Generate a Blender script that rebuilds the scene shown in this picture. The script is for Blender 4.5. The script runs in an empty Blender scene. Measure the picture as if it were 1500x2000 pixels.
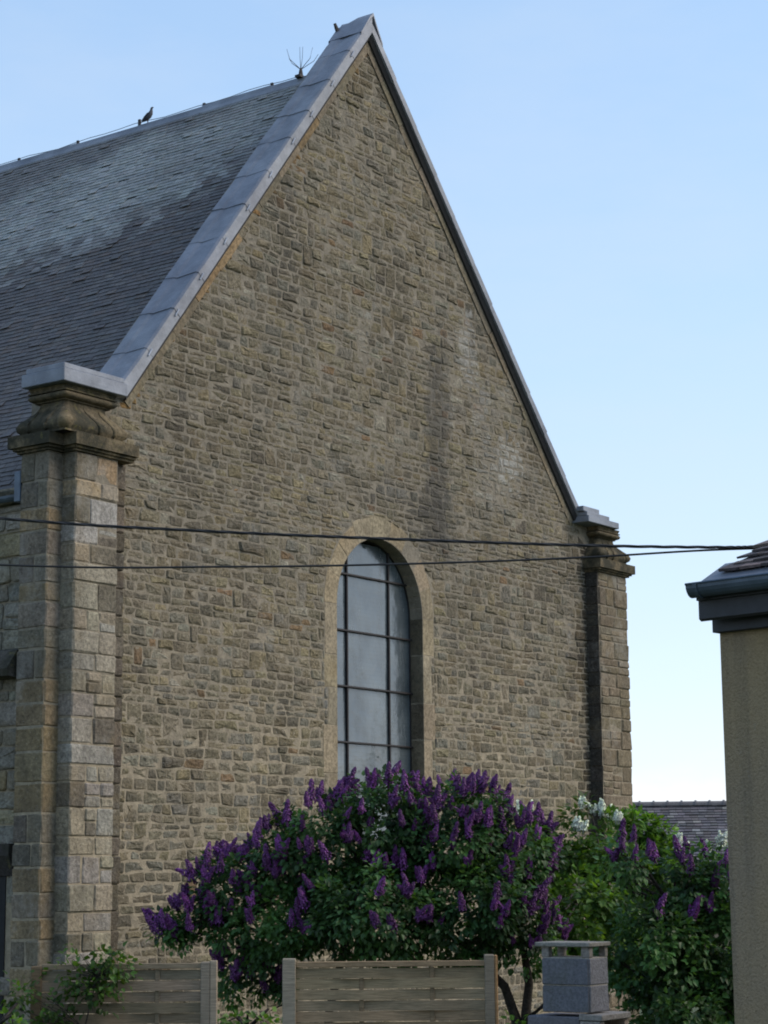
import bpy, math, random
from mathutils import Vector, Matrix, noise
from mathutils.geometry import tessellate_polygon

# ------------------------------------------------------------------ camera, sky, sun, exposure
sc = bpy.context.scene
col = sc.collection
CAMH = 2.6
PITCH, ROLL = 0.178, 0.009
def make_camera():
    cam = bpy.data.cameras.new('camera')
    cam.sensor_fit = 'VERTICAL'
    cam.sensor_height = 24.0
    cam.lens = 24.0 * 3935.0 / 2000.0
    cam.clip_start, cam.clip_end = 0.1, 3000
    ob = bpy.data.objects.new('camera', cam)
    fw = Vector((0, math.cos(PITCH), math.sin(PITCH)))
    r0 = Vector((1, 0, 0)); u0 = Vector((0, -math.sin(PITCH), math.cos(PITCH)))
    r = r0 * math.cos(ROLL) - u0 * math.sin(ROLL)
    u = r0 * math.sin(ROLL) + u0 * math.cos(ROLL)
    m = Matrix((r, u, -fw)).transposed().to_4x4()
    m.translation = (0, 0, CAMH)
    ob.matrix_world = m
    col.objects.link(ob)
    sc.camera = ob
make_camera()

SUN_AZ, SUN_EL = math.radians(92), math.radians(38)
world = bpy.data.worlds.new('World'); sc.world = world; world.use_nodes = True
def make_world():
    nt = world.node_tree; N = nt.nodes; L = nt.links
    N.clear()
    out = N.new('ShaderNodeOutputWorld'); bg = N.new('ShaderNodeBackground')
    sky = N.new('ShaderNodeTexSky'); sky.sky_type = 'NISHITA'; sky.sun_disc = False
    sky.sun_elevation = SUN_EL; sky.sun_rotation = SUN_AZ
    sky.altitude = 100; sky.air_density = 1.0; sky.dust_density = 0.2; sky.ozone_density = 2.0
    # thin bright cumulus low over the horizon, the same all round
    tc = N.new('ShaderNodeTexCoord'); sep = N.new('ShaderNodeSeparateXYZ')
    mp = N.new('ShaderNodeMapping'); mp.inputs['Scale'].default_value = (5, 5, 14)
    mp.inputs['Location'].default_value = (1.3, 0.4, 0.2)
    no = N.new('ShaderNodeTexNoise'); no.inputs['Scale'].default_value = 2.2; no.inputs['Detail'].default_value = 7
    mr = N.new('ShaderNodeMapRange'); mr.inputs[1].default_value = 0.47; mr.inputs[2].default_value = 0.62
    fade = N.new('ShaderNodeMapRange'); fade.inputs[1].default_value = 0.06; fade.inputs[2].default_value = 0.03
    mul = N.new('ShaderNodeMath'); mul.operation = 'MULTIPLY'
    mix = N.new('ShaderNodeMixRGB'); mix.inputs[2].default_value = (2.5, 2.55, 2.6, 1)
    L.new(tc.outputs['Generated'], mp.inputs[0]); L.new(tc.outputs['Generated'], sep.inputs[0])
    L.new(mp.outputs[0], no.inputs['Vector']); L.new(no.outputs['Fac'], mr.inputs[0])
    L.new(sep.outputs['Z'], fade.inputs[0])
    L.new(mr.outputs[0], mul.inputs[0]); L.new(fade.outputs[0], mul.inputs[1])
    # one soft shoulder over the whole sky, so that the horizon keeps its pale blue as on the sensor
    gm = N.new('ShaderNodeVectorMath'); gm.operation = 'DIVIDE'
    nu = N.new('ShaderNodeVectorMath'); nu.operation = 'MULTIPLY'; nu.inputs[1].default_value = (1.17, 1.26, 1.42)
    de = N.new('ShaderNodeVectorMath'); de.operation = 'MULTIPLY_ADD'; de.inputs[1].default_value = (0.35, 0.35, 0.35); de.inputs[2].default_value = (1, 1, 1)
    L.new(sky.outputs[0], nu.inputs[0]); L.new(sky.outputs[0], de.inputs[0]); L.new(nu.outputs[0], gm.inputs[0]); L.new(de.outputs[0], gm.inputs[1])
    L.new(mul.outputs[0], mix.inputs[0]); L.new(gm.outputs[0], mix.inputs[1])
    mc = N.new('ShaderNodeMapping'); mc.inputs['Scale'].default_value = (2.0, 2.0, 6.0); mc.inputs['Rotation'].default_value = (0.3, 0.2, 0.5)
    nc = N.new('ShaderNodeTexNoise'); nc.inputs['Scale'].default_value = 2.6; nc.inputs['Detail'].default_value = 8; nc.inputs['Roughness'].default_value = 0.6
    rc = N.new('ShaderNodeMapRange'); rc.inputs[1].default_value = 0.42; rc.inputs[2].default_value = 0.75; rc.inputs[4].default_value = 0.22
    mx = N.new('ShaderNodeMixRGB'); mx.inputs[2].default_value = (1.75, 1.95, 2.2, 1)
    L.new(tc.outputs['Generated'], mc.inputs[0]); L.new(mc.outputs[0], nc.inputs['Vector']); L.new(nc.outputs['Fac'], rc.inputs[0])
    L.new(rc.outputs[0], mx.inputs[0]); L.new(mix.outputs[0], mx.inputs[1]); L.new(mx.outputs[0], bg.inputs[0]); bg.inputs[1].default_value = 0.143
    L.new(bg.outputs[0], out.inputs[0])
make_world()
def make_sun():
    l = bpy.data.lights.new('sun', 'SUN'); l.energy = 0.95; l.angle = math.radians(40); l.color = (1.0, 0.88, 0.74)   # sun veiled by haze: soft light from the right
    o = bpy.data.objects.new('sun', l)
    d = Vector((math.sin(SUN_AZ) * math.cos(SUN_EL), math.cos(SUN_AZ) * math.cos(SUN_EL), math.sin(SUN_EL)))
    o.rotation_euler = d.to_track_quat('Z', 'Y').to_euler(); o.location = (0, 60, 40)
    col.objects.link(o)
make_sun()
sc.view_settings.view_transform = 'Standard'; sc.view_settings.look = 'None'
sc.view_settings.exposure = 1.58; sc.view_settings.gamma = 1.0
sc.view_settings.use_curve_mapping = False
sc.cycles.filter_width = 1.9
sc.cycles.max_bounces = 6; sc.cycles.diffuse_bounces = 3

# ------------------------------------------------------------------ helpers
rng = random.Random(7)
def U(a, b): return rng.uniform(a, b)

class MB:
    """collects shapes that become one mesh"""
    def __init__(s): s.v = []; s.f = []; s.t = []
    def add(s, verts, faces, tone=(1, 1, 1), M=None):
        o = len(s.v)
        if M is not None: verts = [M @ Vector(p) for p in verts]
        s.v.extend([tuple(p) for p in verts]); s.f.extend([tuple(i + o for i in f) for f in faces])
        s.t.extend([tone] * len(verts))
    def box(s, a, b, tone=(1, 1, 1), M=None, bev=0.0):
        x0, y0, z0 = a; x1, y1, z1 = b
        if bev <= 0:
            v = [(x0,y0,z0),(x1,y0,z0),(x1,y1,z0),(x0,y1,z0),(x0,y0,z1),(x1,y0,z1),(x1,y1,z1),(x0,y1,z1)]
            f = [(3,2,1,0),(4,5,6,7),(0,1,5,4),(1,2,6,5),(2,3,7,6),(3,0,4,7)]
            s.add(v, f, tone, M); return
        v = []; c = bev
        for sz, z in ((0, z0), (1, z1)):
            for sy, y in ((0, y0), (1, y1)):
                for sx, x in ((0, x0), (1, x1)):
                    ix = x + (c if sx == 0 else -c); iy = y + (c if sy == 0 else -c); iz = z + (c if sz == 0 else -c)
                    v += [(x, iy, iz), (ix, y, iz), (ix, iy, z)]
        def I(sx, sy, sz, k): return (sz * 4 + sy * 2 + sx) * 3 + k
        f = []
        f += [(I(0,0,0,0),I(0,0,1,0),I(0,1,1,0),I(0,1,0,0)), (I(1,0,0,0),I(1,1,0,0),I(1,1,1,0),I(1,0,1,0)),
              (I(0,0,0,1),I(1,0,0,1),I(1,0,1,1),I(0,0,1,1)), (I(0,1,0,1),I(0,1,1,1),I(1,1,1,1),I(1,1,0,1)),
              (I(0,0,0,2),I(0,1,0,2),I(1,1,0,2),I(1,0,0,2)), (I(0,0,1,2),I(1,0,1,2),I(1,1,1,2),I(0,1,1,2))]
        for a0 in (0, 1):
            for b0 in (0, 1):
                q = (I(a0,b0,0,0),I(a0,b0,0,1),I(a0,b0,1,1),I(a0,b0,1,0)); f.append(q if a0 == b0 else q[::-1])
                q = (I(a0,0,b0,0),I(a0,1,b0,0),I(a0,1,b0,2),I(a0,0,b0,2)); f.append(q if a0 == b0 else q[::-1])
                q = (I(0,a0,b0,1),I(0,a0,b0,2),I(1,a0,b0,2),I(1,a0,b0,1)); f.append(q if a0 == b0 else q[::-1])
        for sx in (0, 1):
            for sy in (0, 1):
                for sz in (0, 1):
                    t = (I(sx,sy,sz,0), I(sx,sy,sz,1), I(sx,sy,sz,2)); f.append(t if (sx+sy+sz) % 2 == 1 else t[::-1])
        s.add(v, f, tone, M)
    def tube(s, pts, radii, n=6, tone=(1, 1, 1), cap=True):
        pts = [Vector(p) for p in pts]
        if not hasattr(radii, '__len__'): radii = [radii] * len(pts)
        v = []; f = []
        for i, p in enumerate(pts):
            d = (pts[min(i + 1, len(pts) - 1)] - pts[max(i - 1, 0)])
            d = d.normalized() if d.length > 1e-9 else Vector((0, 0, 1))
            a = d.cross(Vector((0, 0, 1)) if abs(d.z) < 0.9 else Vector((1, 0, 0))).normalized(); b = d.cross(a)
            for k in range(n):
                an = 2 * math.pi * k / n
                v.append(p + (a * math.cos(an) + b * math.sin(an)) * radii[i])
        for i in range(len(pts) - 1):
            for k in range(n):
                f.append((i*n+k, i*n+(k+1) % n, (i+1)*n+(k+1) % n, (i+1)*n+k))
        if cap:
            f.append(tuple(range(n))[::-1]); f.append(tuple((len(pts)-1)*n + k for k in range(n)))
        s.add(v, f, tone)
    def prism(s, prof, axis_a, axis_b, axis_c, c0, c1, tone=(1, 1, 1), org=(0, 0, 0)):
        """2D profile (a,b) extruded along c from c0 to c1"""
        A, B, Cc, O = Vector(axis_a), Vector(axis_b), Vector(axis_c), Vector(org)
        n = len(prof)
        v = [O + A*p[0] + B*p[1] + Cc*c0 for p in prof] + [O + A*p[0] + B*p[1] + Cc*c1 for p in prof]
        f = [(i, (i+1) % n, n+(i+1) % n, n+i) for i in range(n)] + [tuple(range(n))[::-1], tuple(range(n, 2*n))]
        s.add(v, f, tone)
    def mesh(s, name, mat, smooth=False):
        me = bpy.data.meshes.new(name)
        me.from_pydata(s.v, [], s.f)
        at = me.attributes.new('tone', 'FLOAT_COLOR', 'POINT')
        flat = []
        for t in s.t: flat += [t[0], t[1], t[2], 1.0]
        at.data.foreach_set('color', flat)
        if mat: me.materials.append(mat)
        if smooth: me.polygons.foreach_set('use_smooth', [True] * len(me.polygons))
        me.update()
        return me
    def build(s, name, mat, parent=None, smooth=False):
        o = bpy.data.objects.new(name, s.mesh(name, mat, smooth)); col.objects.link(o)
        if parent is not None: o.parent = parent
        return o

def link_mesh(name, me, parent=None, M=None):
    o = bpy.data.objects.new(name, me); col.objects.link(o)
    if parent is not None: o.parent = parent
    if M is not None: o.matrix_local = M
    return o
def tag(o, label=None, cat=None, group=None, kind=None):
    if label: o['label'] = label
    if cat: o['category'] = cat
    if group: o['group'] = group
    if kind: o['kind'] = kind
    return o
def empty(name, loc, rz=0, parent=None):
    o = bpy.data.objects.new(name, None); o.empty_display_size = 0.3
    o.location = loc; o.rotation_euler = (0, 0, rz); col.objects.link(o)
    if parent is not None: o.parent = parent
    return o
def jt(c, k=0.12, h=0.05):
    """a colour of its own for one piece"""
    m = 1 + U(-k, k)
    return (c[0]*m*(1+U(-h, h)), c[1]*m, c[2]*m*(1+U(-h, h)))

# ------------------------------------------------------------------ materials
def mat_base(name):
    m = bpy.data.materials.new(name); m.use_nodes = True
    nt = m.node_tree; b = nt.nodes['Principled BSDF']
    return m, nt, b
def nz(nt, scale, detail=4, rough=0.55, vec=None):
    n = nt.nodes.new('ShaderNodeTexNoise'); n.inputs['Scale'].default_value = scale
    n.inputs['Detail'].default_value = detail; n.inputs['Roughness'].default_value = rough
    if vec is not None: nt.links.new(vec, n.inputs['Vector'])
    return n.outputs['Fac']
def mrange(nt, src, a, b, c=0.0, d=1.0):
    n = nt.nodes.new('ShaderNodeMapRange'); nt.links.new(src, n.inputs[0])
    for i, x in enumerate((a, b, c, d)): n.inputs[i+1].default_value = x
    return n.outputs[0]
def mixc(nt, fac, a, b, mode='MIX'):
    n = nt.nodes.new('ShaderNodeMixRGB'); n.blend_type = mode
    for i, x in enumerate((fac, a, b)):
        if hasattr(x, 'links') or hasattr(x, 'is_linked'): nt.links.new(x, n.inputs[i])
        elif i == 0: n.inputs[0].default_value = x
        else: n.inputs[i].default_value = (x[0], x[1], x[2], 1)
    return n.outputs[0]
def mth(nt, op, a, b=None):
    n = nt.nodes.new('ShaderNodeMath'); n.operation = op
    for i, x in enumerate((a, b)):
        if x is None: continue
        if hasattr(x, 'is_linked'): nt.links.new(x, n.inputs[i])
        else: n.inputs[i].default_value = x
    return n.outputs[0]
def wpos(nt, scale=None):
    g = nt.nodes.new('ShaderNodeNewGeometry')
    if scale is None: return g.outputs['Position']
    m = nt.nodes.new('ShaderNodeMapping'); m.inputs['Scale'].default_value = scale
    nt.links.new(g.outputs['Position'], m.inputs[0]); return m.outputs[0]
def bump(nt, b, hs, dist, strength=1.0):
    """hs: list of (socket, weight)"""
    acc = None
    for s, w in hs:
        t = mth(nt, 'MULTIPLY', s, w); acc = t if acc is None else mth(nt, 'ADD', acc, t)
    n = nt.nodes.new('ShaderNodeBump'); n.inputs['Distance'].default_value = dist; n.inputs['Strength'].default_value = strength
    nt.links.new(acc, n.inputs['Height']); nt.links.new(n.outputs[0], b.inputs['Normal'])
def attr(nt):
    a = nt.nodes.new('ShaderNodeAttribute'); a.attribute_name = 'tone'; return a.outputs['Color']

def blob_mask(nt, u0, z0, ru, rz, ragged=0.5):
    """ragged patch on the gable, given along the wall and in height"""
    p = wpos(nt); d = nt.nodes.new('ShaderNodeVectorMath'); d.operation = 'DOT_PRODUCT'; nt.links.new(p, d.inputs[0])
    d.inputs[1].default_value = (math.sin(0.6208), math.cos(0.6208), 0)
    sx = nt.nodes.new('ShaderNodeSeparateXYZ'); nt.links.new(p, sx.inputs[0])
    off = -3.2849*math.sin(0.6208)+25.0*math.cos(0.6208)
    a = mth(nt, 'DIVIDE', mth(nt, 'SUBTRACT', d.outputs['Value'], u0+off), ru); b = mth(nt, 'DIVIDE', mth(nt, 'SUBTRACT', sx.outputs['Z'], z0), rz)
    r = mth(nt, 'ADD', mth(nt, 'MULTIPLY', a, a), mth(nt, 'MULTIPLY', b, b))
    r = mth(nt, 'ADD', r, mth(nt, 'MULTIPLY', mth(nt, 'SUBTRACT', nz(nt, 4.5, 8, 0.78, p), 0.5), 6*ragged))
    return mrange(nt, r, 0.25, 1.1, 1.0, 0.0)
def stone_mat(name, spots=0.5, grain=1.0, stain=0.5, lime=0.0, bd=0.02, moss=0.0, patches=False):
    m, nt, b = mat_base(name); p = wpos(nt); c = attr(nt)
    n1 = nz(nt, 3.2, 6, 0.6, p); n2 = nz(nt, 21, 7, 0.68, p); n3 = nz(nt, 85, 4, 0.6, p)
    v = mrange(nt, n2, 0.3, 0.72, 0.45, 1.5); c = mixc(nt, 1.0, c, v, 'MULTIPLY')
    v = mrange(nt, n1, 0.3, 0.7, 0.8, 1.18); c = mixc(nt, 1.0, c, v, 'MULTIPLY')
    # weather stains: broad irregular drifts, drawn out downwards
    st = nz(nt, 0.62, 7, 0.66, wpos(nt, (1.7, 1.7, 0.42)))
    c = mixc(nt, mth(nt, 'MULTIPLY', mrange(nt, st, 0.47, 0.64), stain), c, (0.06, 0.052, 0.042))
    # ochre bleed and pale lichen specks
    oc = nz(nt, 1.7, 5, 0.6, wpos(nt, (1, 1, 1.4)))
    c = mixc(nt, mth(nt, 'MULTIPLY', mrange(nt, oc, 0.52, 0.75), 0.35), c, (0.235, 0.165, 0.075))
    sp = nz(nt, 38, 2, 0.5, p)
    c = mixc(nt, mth(nt, 'MULTIPLY', mrange(nt, sp, 0.69, 0.74), spots), c, (0.42, 0.40, 0.35))
    if lime > 0:
        lm = nz(nt, 1.1, 7, 0.7, wpos(nt, (1, 1, 0.8)))
        c = mixc(nt, mth(nt, 'MULTIPLY', mrange(nt, lm, 0.56, 0.68), lime), c, (0.36, 0.345, 0.31))
        fl = nz(nt, 12, 6, 0.75, p)
        c = mixc(nt, mth(nt, 'MULTIPLY', mrange(nt, fl, 0.58, 0.66), lime*0.9), c, (0.33, 0.30, 0.25))
    if moss > 0:
        ms = nz(nt, 2.6, 6, 0.65, p)
        c = mixc(nt, mth(nt, 'MULTIPLY', mrange(nt, ms, 0.42, 0.58), moss), c, (0.035, 0.034, 0.024))
        ms = nz(nt, 5.6, 5, 0.65, p)
        c = mixc(nt, mth(nt, 'MULTIPLY', mrange(nt, ms, 0.60, 0.68), moss*0.6), c, (0.17, 0.15, 0.05))
    if patches:   # rain streaks and lime bloom where the wall shows them
        for u0, z0, ru, rz, k in ((7.1, 9.3, 0.42, 2.0, 0.62), (7.0, 7.9, 0.7, 0.8, 0.55), (5.6, 8.2, 1.6, 0.35, 0.35), (10.6, 7.4, 0.9, 0.6, 0.35), (3.2, 11.6, 0.5, 1.6, 0.25)):
            c = mixc(nt, mth(nt, 'MULTIPLY', blob_mask(nt, u0, z0, ru, rz), k), c, (0.07, 0.066, 0.06))
        for u0, z0, ru, rz, k in ((7.95, 10.9, 0.25, 0.55, 0.6), (8.35, 10.0, 0.3, 0.5, 0.4), (9.2, 9.3, 0.35, 0.4, 0.75), (8.8, 8.9, 0.6, 0.5, 0.3)):
            c = mixc(nt, mth(nt, 'MULTIPLY', blob_mask(nt, u0, z0, ru*1.2, rz*1.2, 1.3), k), c, (0.40, 0.39, 0.36))
    nt.links.new(c, b.inputs['Base Color'])
    b.inputs['Roughness'].default_value = 0.95; b.inputs['Specular IOR Level'].default_value = 0.2
    bump(nt, b, [(n2, 1.0 * grain), (n3, 0.35 * grain), (n1, 0.4)], bd, 1.0)
    return m
M_rubble = stone_mat('rubble stone', 0.55, 1.0, 0.5, 0.5, 0.05, 0.0, True)
M_ashlar = stone_mat('ashlar stone', 0.45, 0.8, 0.42, 0.4, 0.035)
M_carved = stone_mat('carved stone', 0.4, 0.9, 0.35, 0.0, 0.018, 0.9)
M_dressed = stone_mat('dressed stone', 0.12, 0.35, 0.28, 0.0, 0.012)
def mortar_mat():
    m, nt, b = mat_base('lime mortar'); p = wpos(nt)
    n1 = nz(nt, 9, 6, 0.65, p); n2 = nz(nt, 60, 4, 0.6, p); big = nz(nt, 0.5, 4, 0.6, p)
    c = mixc(nt, mrange(nt, big, 0.35, 0.68), (0.35, 0.29, 0.20), (0.26, 0.222, 0.16))
    sx = nt.nodes.new('ShaderNodeSeparateXYZ'); nt.links.new(p, sx.inputs[0])
    hz = mth(nt, 'ADD', sx.outputs['Z'], mth(nt, 'MULTIPLY', nz(nt, 0.7, 4, 0.6, p), 4.0))
    c = mixc(nt, mrange(nt, hz, 5.5, 9.5, 0.0, 0.85), c, (0.20, 0.176, 0.137))   # old grey pointing above, fresh pointing below
    c = mixc(nt, 1.0, c, mrange(nt, n1, 0.3, 0.72, 0.62, 1.2), 'MULTIPLY')
    for u0, z0, ru, rz, k in ((7.1, 9.3, 0.42, 2.0, 0.6), (7.0, 7.9, 0.7, 0.8, 0.5)):
        c = mixc(nt, mth(nt, 'MULTIPLY', blob_mask(nt, u0, z0, ru, rz), k), c, (0.07, 0.066, 0.06))
    nt.links.new(c, b.inputs['Base Color']); b.inputs['Roughness'].default_value = 1.0
    bump(nt, b, [(n1, 1.0), (n2, 0.4)], 0.03)
    return m
M_mortar = mortar_mat()
def lead_mat():
    m, nt, b = mat_base('sheet lead'); p = wpos(nt)
    n1 = nz(nt, 2.4, 6, 0.6, p); n2 = nz(nt, 16, 5, 0.6, p); n3 = nz(nt, 1.2, 5, 0.6, wpos(nt, (2.5, 2.5, 0.6)))
    c = mixc(nt, mrange(nt, n1, 0.35, 0.68), (0.145, 0.155, 0.18), (0.225, 0.24, 0.27))
    c = mixc(nt, mth(nt, 'MULTIPLY', mrange(nt, n3, 0.5, 0.7), 0.5), c, (0.12, 0.125, 0.14))
    c = mixc(nt, mth(nt, 'MULTIPLY', mrange(nt, n2, 0.62, 0.72), 0.3), c, (0.36, 0.37, 0.37))
    c = mixc(nt, 1.0, c, attr(nt), 'MULTIPLY')
    nt.links.new(c, b.inputs['Base Color']); b.inputs['Roughness'].default_value = 0.55; b.inputs['Metallic'].default_value = 0.25
    bump(nt, b, [(n1, 1.0), (n2, 0.2)], 0.02)
    return m
M_lead = lead_mat()
def slate_mat():
    m, nt, b = mat_base('roof slate'); p = wpos(nt)
    c = mixc(nt, 1.0, attr(nt), mrange(nt, nz(nt, 14, 5, 0.6, p), 0.3, 0.7, 0.7, 1.3), 'MULTIPLY')
    sp = nz(nt, 24, 3, 0.5, p)
    c = mixc(nt, mth(nt, 'MULTIPLY', mrange(nt, sp, 0.66, 0.72), 0.35), c, (0.3, 0.3, 0.29))
    nt.links.new(c, b.inputs['Base Color']); b.inputs['Roughness'].default_value = 0.62
    bump(nt, b, [(nz(nt, 30, 5, 0.6, p), 1.0)], 0.008)
    return m
M_slate = slate_mat()
def plain_mat(name, colr, rough=0.7, metal=0.0, var=0.25, scale=12, bd=0.004, use_attr=False, spec=0.5):
    m, nt, b = mat_base(name); p = wpos(nt); n = nz(nt, scale, 5, 0.6, p)
    c = mixc(nt, 1.0, colr, mrange(nt, n, 0.3, 0.7, 1-var, 1+var), 'MULTIPLY')
    if use_attr: c = mixc(nt, 1.0, c, attr(nt), 'MULTIPLY')
    gr = nz(nt, 3.5, 7, 0.7, wpos(nt, (1, 1, 0.6)))
    c = mixc(nt, mrange(nt, gr, 0.48, 0.68, 0.0, 0.4), c, (colr[0]*0.42, colr[1]*0.45, colr[2]*0.36))
    nt.links.new(c, b.inputs['Base Color']); b.inputs['Roughness'].default_value = rough; b.inputs['Metallic'].default_value = metal
    b.inputs['Specular IOR Level'].default_value = spec
    bump(nt, b, [(n, 1.0)], bd)
    return m
M_iron = plain_mat('rusty iron', (0.022, 0.019, 0.02), 0.6, 0.3)
M_cable = plain_mat('cable rubber', (0.012, 0.012, 0.013), 0.6)
M_zinc = plain_mat('dark zinc', (0.075, 0.10, 0.135), 0.45, 0.4, 0.3, 5, 0.006)
M_blackwood = plain_mat('dark painted wood', (0.018, 0.02, 0.026), 0.6, 0, 0.3, 9)
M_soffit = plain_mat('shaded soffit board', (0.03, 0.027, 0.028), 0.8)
M_clay = plain_mat('old clay tile', (0.075, 0.062, 0.06), 0.9, 0, 0.45, 22, 0.012, True)
M_bird = plain_mat('pigeon feathers', (0.045, 0.05, 0.065), 0.7, 0, 0.4, 30, 0.002, True)
M_block = plain_mat('concrete block', (0.20, 0.20, 0.21), 0.95, 0, 0.3, 45, 0.012, True, 0.2)
M_slab = plain_mat('concrete slab', (0.25, 0.24, 0.23), 0.95, 0, 0.3, 40, 0.01, True, 0.2)
M_bark = plain_mat('lilac bark', (0.035, 0.028, 0.022), 0.95, 0, 0.5, 30, 0.02)
M_dark = plain_mat('dark interior', (0.012, 0.012, 0.013), 0.9)
def wood_mat():
    m, nt, b = mat_base('weathered fence wood')
    tc = nt.nodes.new('ShaderNodeTexCoord'); mp = nt.nodes.new('ShaderNodeMapping')
    mp.inputs['Scale'].default_value = (2.2, 14, 30); nt.links.new(tc.outputs['Object'], mp.inputs[0])
    g = nz(nt, 3.0, 7, 0.65, mp.outputs[0]); k = nz(nt, 2.1, 5, 0.6, wpos(nt))
    c = mixc(nt, 1.0, attr(nt), mrange(nt, g, 0.3, 0.7, 0.65, 1.25), 'MULTIPLY')
    c = mixc(nt, mth(nt, 'MULTIPLY', mrange(nt, k, 0.5, 0.7), 0.4), c, (0.09, 0.08, 0.05))
    nt.links.new(c, b.inputs['Base Color']); b.inputs['Roughness'].default_value = 0.9; b.inputs['Specular IOR Level'].default_value = 0.2
    bump(nt, b, [(g, 1.0)], 0.006)
    return m
M_wood = wood_mat()
def render_mat():
    m, nt, b = mat_base('roughcast render'); p = wpos(nt)
    n1 = nz(nt, 1.3, 6, 0.62, wpos(nt, (1, 1, 0.7))); n2 = nz(nt, 55, 4, 0.7, p); n3 = nz(nt, 18, 3, 0.6, p)
    c = mixc(nt, mrange(nt, n1, 0.35, 0.68), (0.31, 0.245, 0.17), (0.37, 0.28, 0.165))
    dr = nz(nt, 1.0, 6, 0.65, wpos(nt, (7, 7, 0.35)))
    c = mixc(nt, mth(nt, 'MULTIPLY', mrange(nt, dr, 0.5, 0.72), 0.45), c, (0.14, 0.125, 0.10))   # rain streaks
    c = mixc(nt, 1.0, c, mrange(nt, n2, 0.25, 0.75, 0.72, 1.25), 'MULTIPLY')
    c = mixc(nt, mth(nt, 'MULTIPLY', mrange(nt, n3, 0.66, 0.72), 0.35), c, (0.34, 0.32, 0.28))
    nt.links.new(c, b.inputs['Base Color']); b.inputs['Roughness'].default_value = 1.0; b.inputs['Specular IOR Level'].default_value = 0.15
    bump(nt, b, [(n2, 1.0), (n3, 0.4)], 0.025)
    return m
M_render = render_mat()
def glass_mat():
    m, nt, b = mat_base('clouded window glass'); p = wpos(nt)
    wv = nt.nodes.new('ShaderNodeTexWave'); wv.wave_type = 'BANDS'; wv.bands_direction = 'Z'
    wv.inputs['Scale'].default_value = 5.2; wv.inputs['Distortion'].default_value = 0.6; nt.links.new(p, wv.inputs['Vector'])
    n1 = nz(nt, 1.3, 4, 0.5, p); n2 = nz(nt, 7, 4, 0.5, p)
    c = mixc(nt, mrange(nt, n1, 0.35, 0.65), (0.05, 0.065, 0.075), (0.11, 0.132, 0.142))
    c = mixc(nt, mrange(nt, wv.outputs['Fac'], 0.0, 0.10, 0.28, 0.0), c, (0.04, 0.05, 0.06))
    nt.links.new(c, b.inputs['Base Color']); b.inputs['Roughness'].default_value = 0.12
    b.inputs['IOR'].default_value = 1.75; b.inputs['Specular IOR Level'].default_value = 0.7
    dt = nz(nt, 2.2, 6, 0.7, wpos(nt, (3, 3, 0.7)))
    nt.links.new(mrange(nt, dt, 0.35, 0.7, 0.06, 0.35), b.inputs['Roughness'])
    bump(nt, b, [(n1, 1.0), (n2, 0.15)], 0.03)
    return m
M_glass = glass_mat()
def leaf_mat(name, ca, cb, tr=0.35):
    m, nt, b = mat_base(name); nt.nodes.remove(b)
    out = nt.nodes['Material Output']
    c = mixc(nt, 1.0, mixc(nt, mrange(nt, nz(nt, 1.4, 3, 0.5, wpos(nt)), 0.35, 0.65), ca, cb), attr(nt), 'MULTIPLY')
    d = nt.nodes.new('ShaderNodeBsdfPrincipled'); d.inputs['Roughness'].default_value = 0.45; d.inputs['Specular IOR Level'].default_value = 0.35
    t = nt.nodes.new('ShaderNodeBsdfTranslucent'); ms = nt.nodes.new('ShaderNodeMixShader'); ms.inputs[0].default_value = tr
    nt.links.new(c, d.inputs['Base Color'])
    c2 = mixc(nt, 1.0, c, (1.5, 1.5, 0.6), 'MULTIPLY'); nt.links.new(c2, t.inputs[0])
    nt.links.new(d.outputs[0], ms.inputs[1]); nt.links.new(t.outputs[0], ms.inputs[2]); nt.links.new(ms.outputs[0], out.inputs[0])
    return m
M_leaf = leaf_mat('lilac leaf', (0.05, 0.115, 0.042), (0.075, 0.165, 0.045))
M_leaf_pale = leaf_mat('fresh green leaf', (0.075, 0.16, 0.03), (0.10, 0.19, 0.035), 0.45)
M_purple = leaf_mat('purple lilac floret', (0.155, 0.036, 0.18), (0.20, 0.055, 0.235), 0.22)
M_white = leaf_mat('white lilac floret', (0.72, 0.74, 0.70), (0.78, 0.8, 0.75), 0.25)

# ------------------------------------------------------------------ ground
def make_ground():
    m, nt, b = mat_base('rough grass'); p = wpos(nt)
    n1 = nz(nt, 0.4, 6, 0.6, p); n2 = nz(nt, 14, 5, 0.7, p)
    c = mixc(nt, mrange(nt, n1, 0.35, 0.65), (0.05, 0.075, 0.025), (0.085, 0.10, 0.04))
    c = mixc(nt, 1.0, c, mrange(nt, n2, 0.3, 0.7, 0.6, 1.4), 'MULTIPLY')
    nt.links.new(c, b.inputs['Base Color']); b.inputs['Roughness'].default_value = 1.0
    bump(nt, b, [(n2, 1.0)], 0.05)
    mb = MB(); n = 24
    xs = [(-1500 + 3000 * i / n) for i in range(n + 1)]
    v = [(x, y, 0.0) for y in xs for x in xs]
    f = [(j*(n+1)+i, j*(n+1)+i+1, (j+1)*(n+1)+i+1, (j+1)*(n+1)+i) for j in range(n) for i in range(n)]
    mb.add(v, f); o = mb.build('ground', m); tag(o, 'rough grassy ground around the church', kind='structure')
make_ground()

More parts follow.
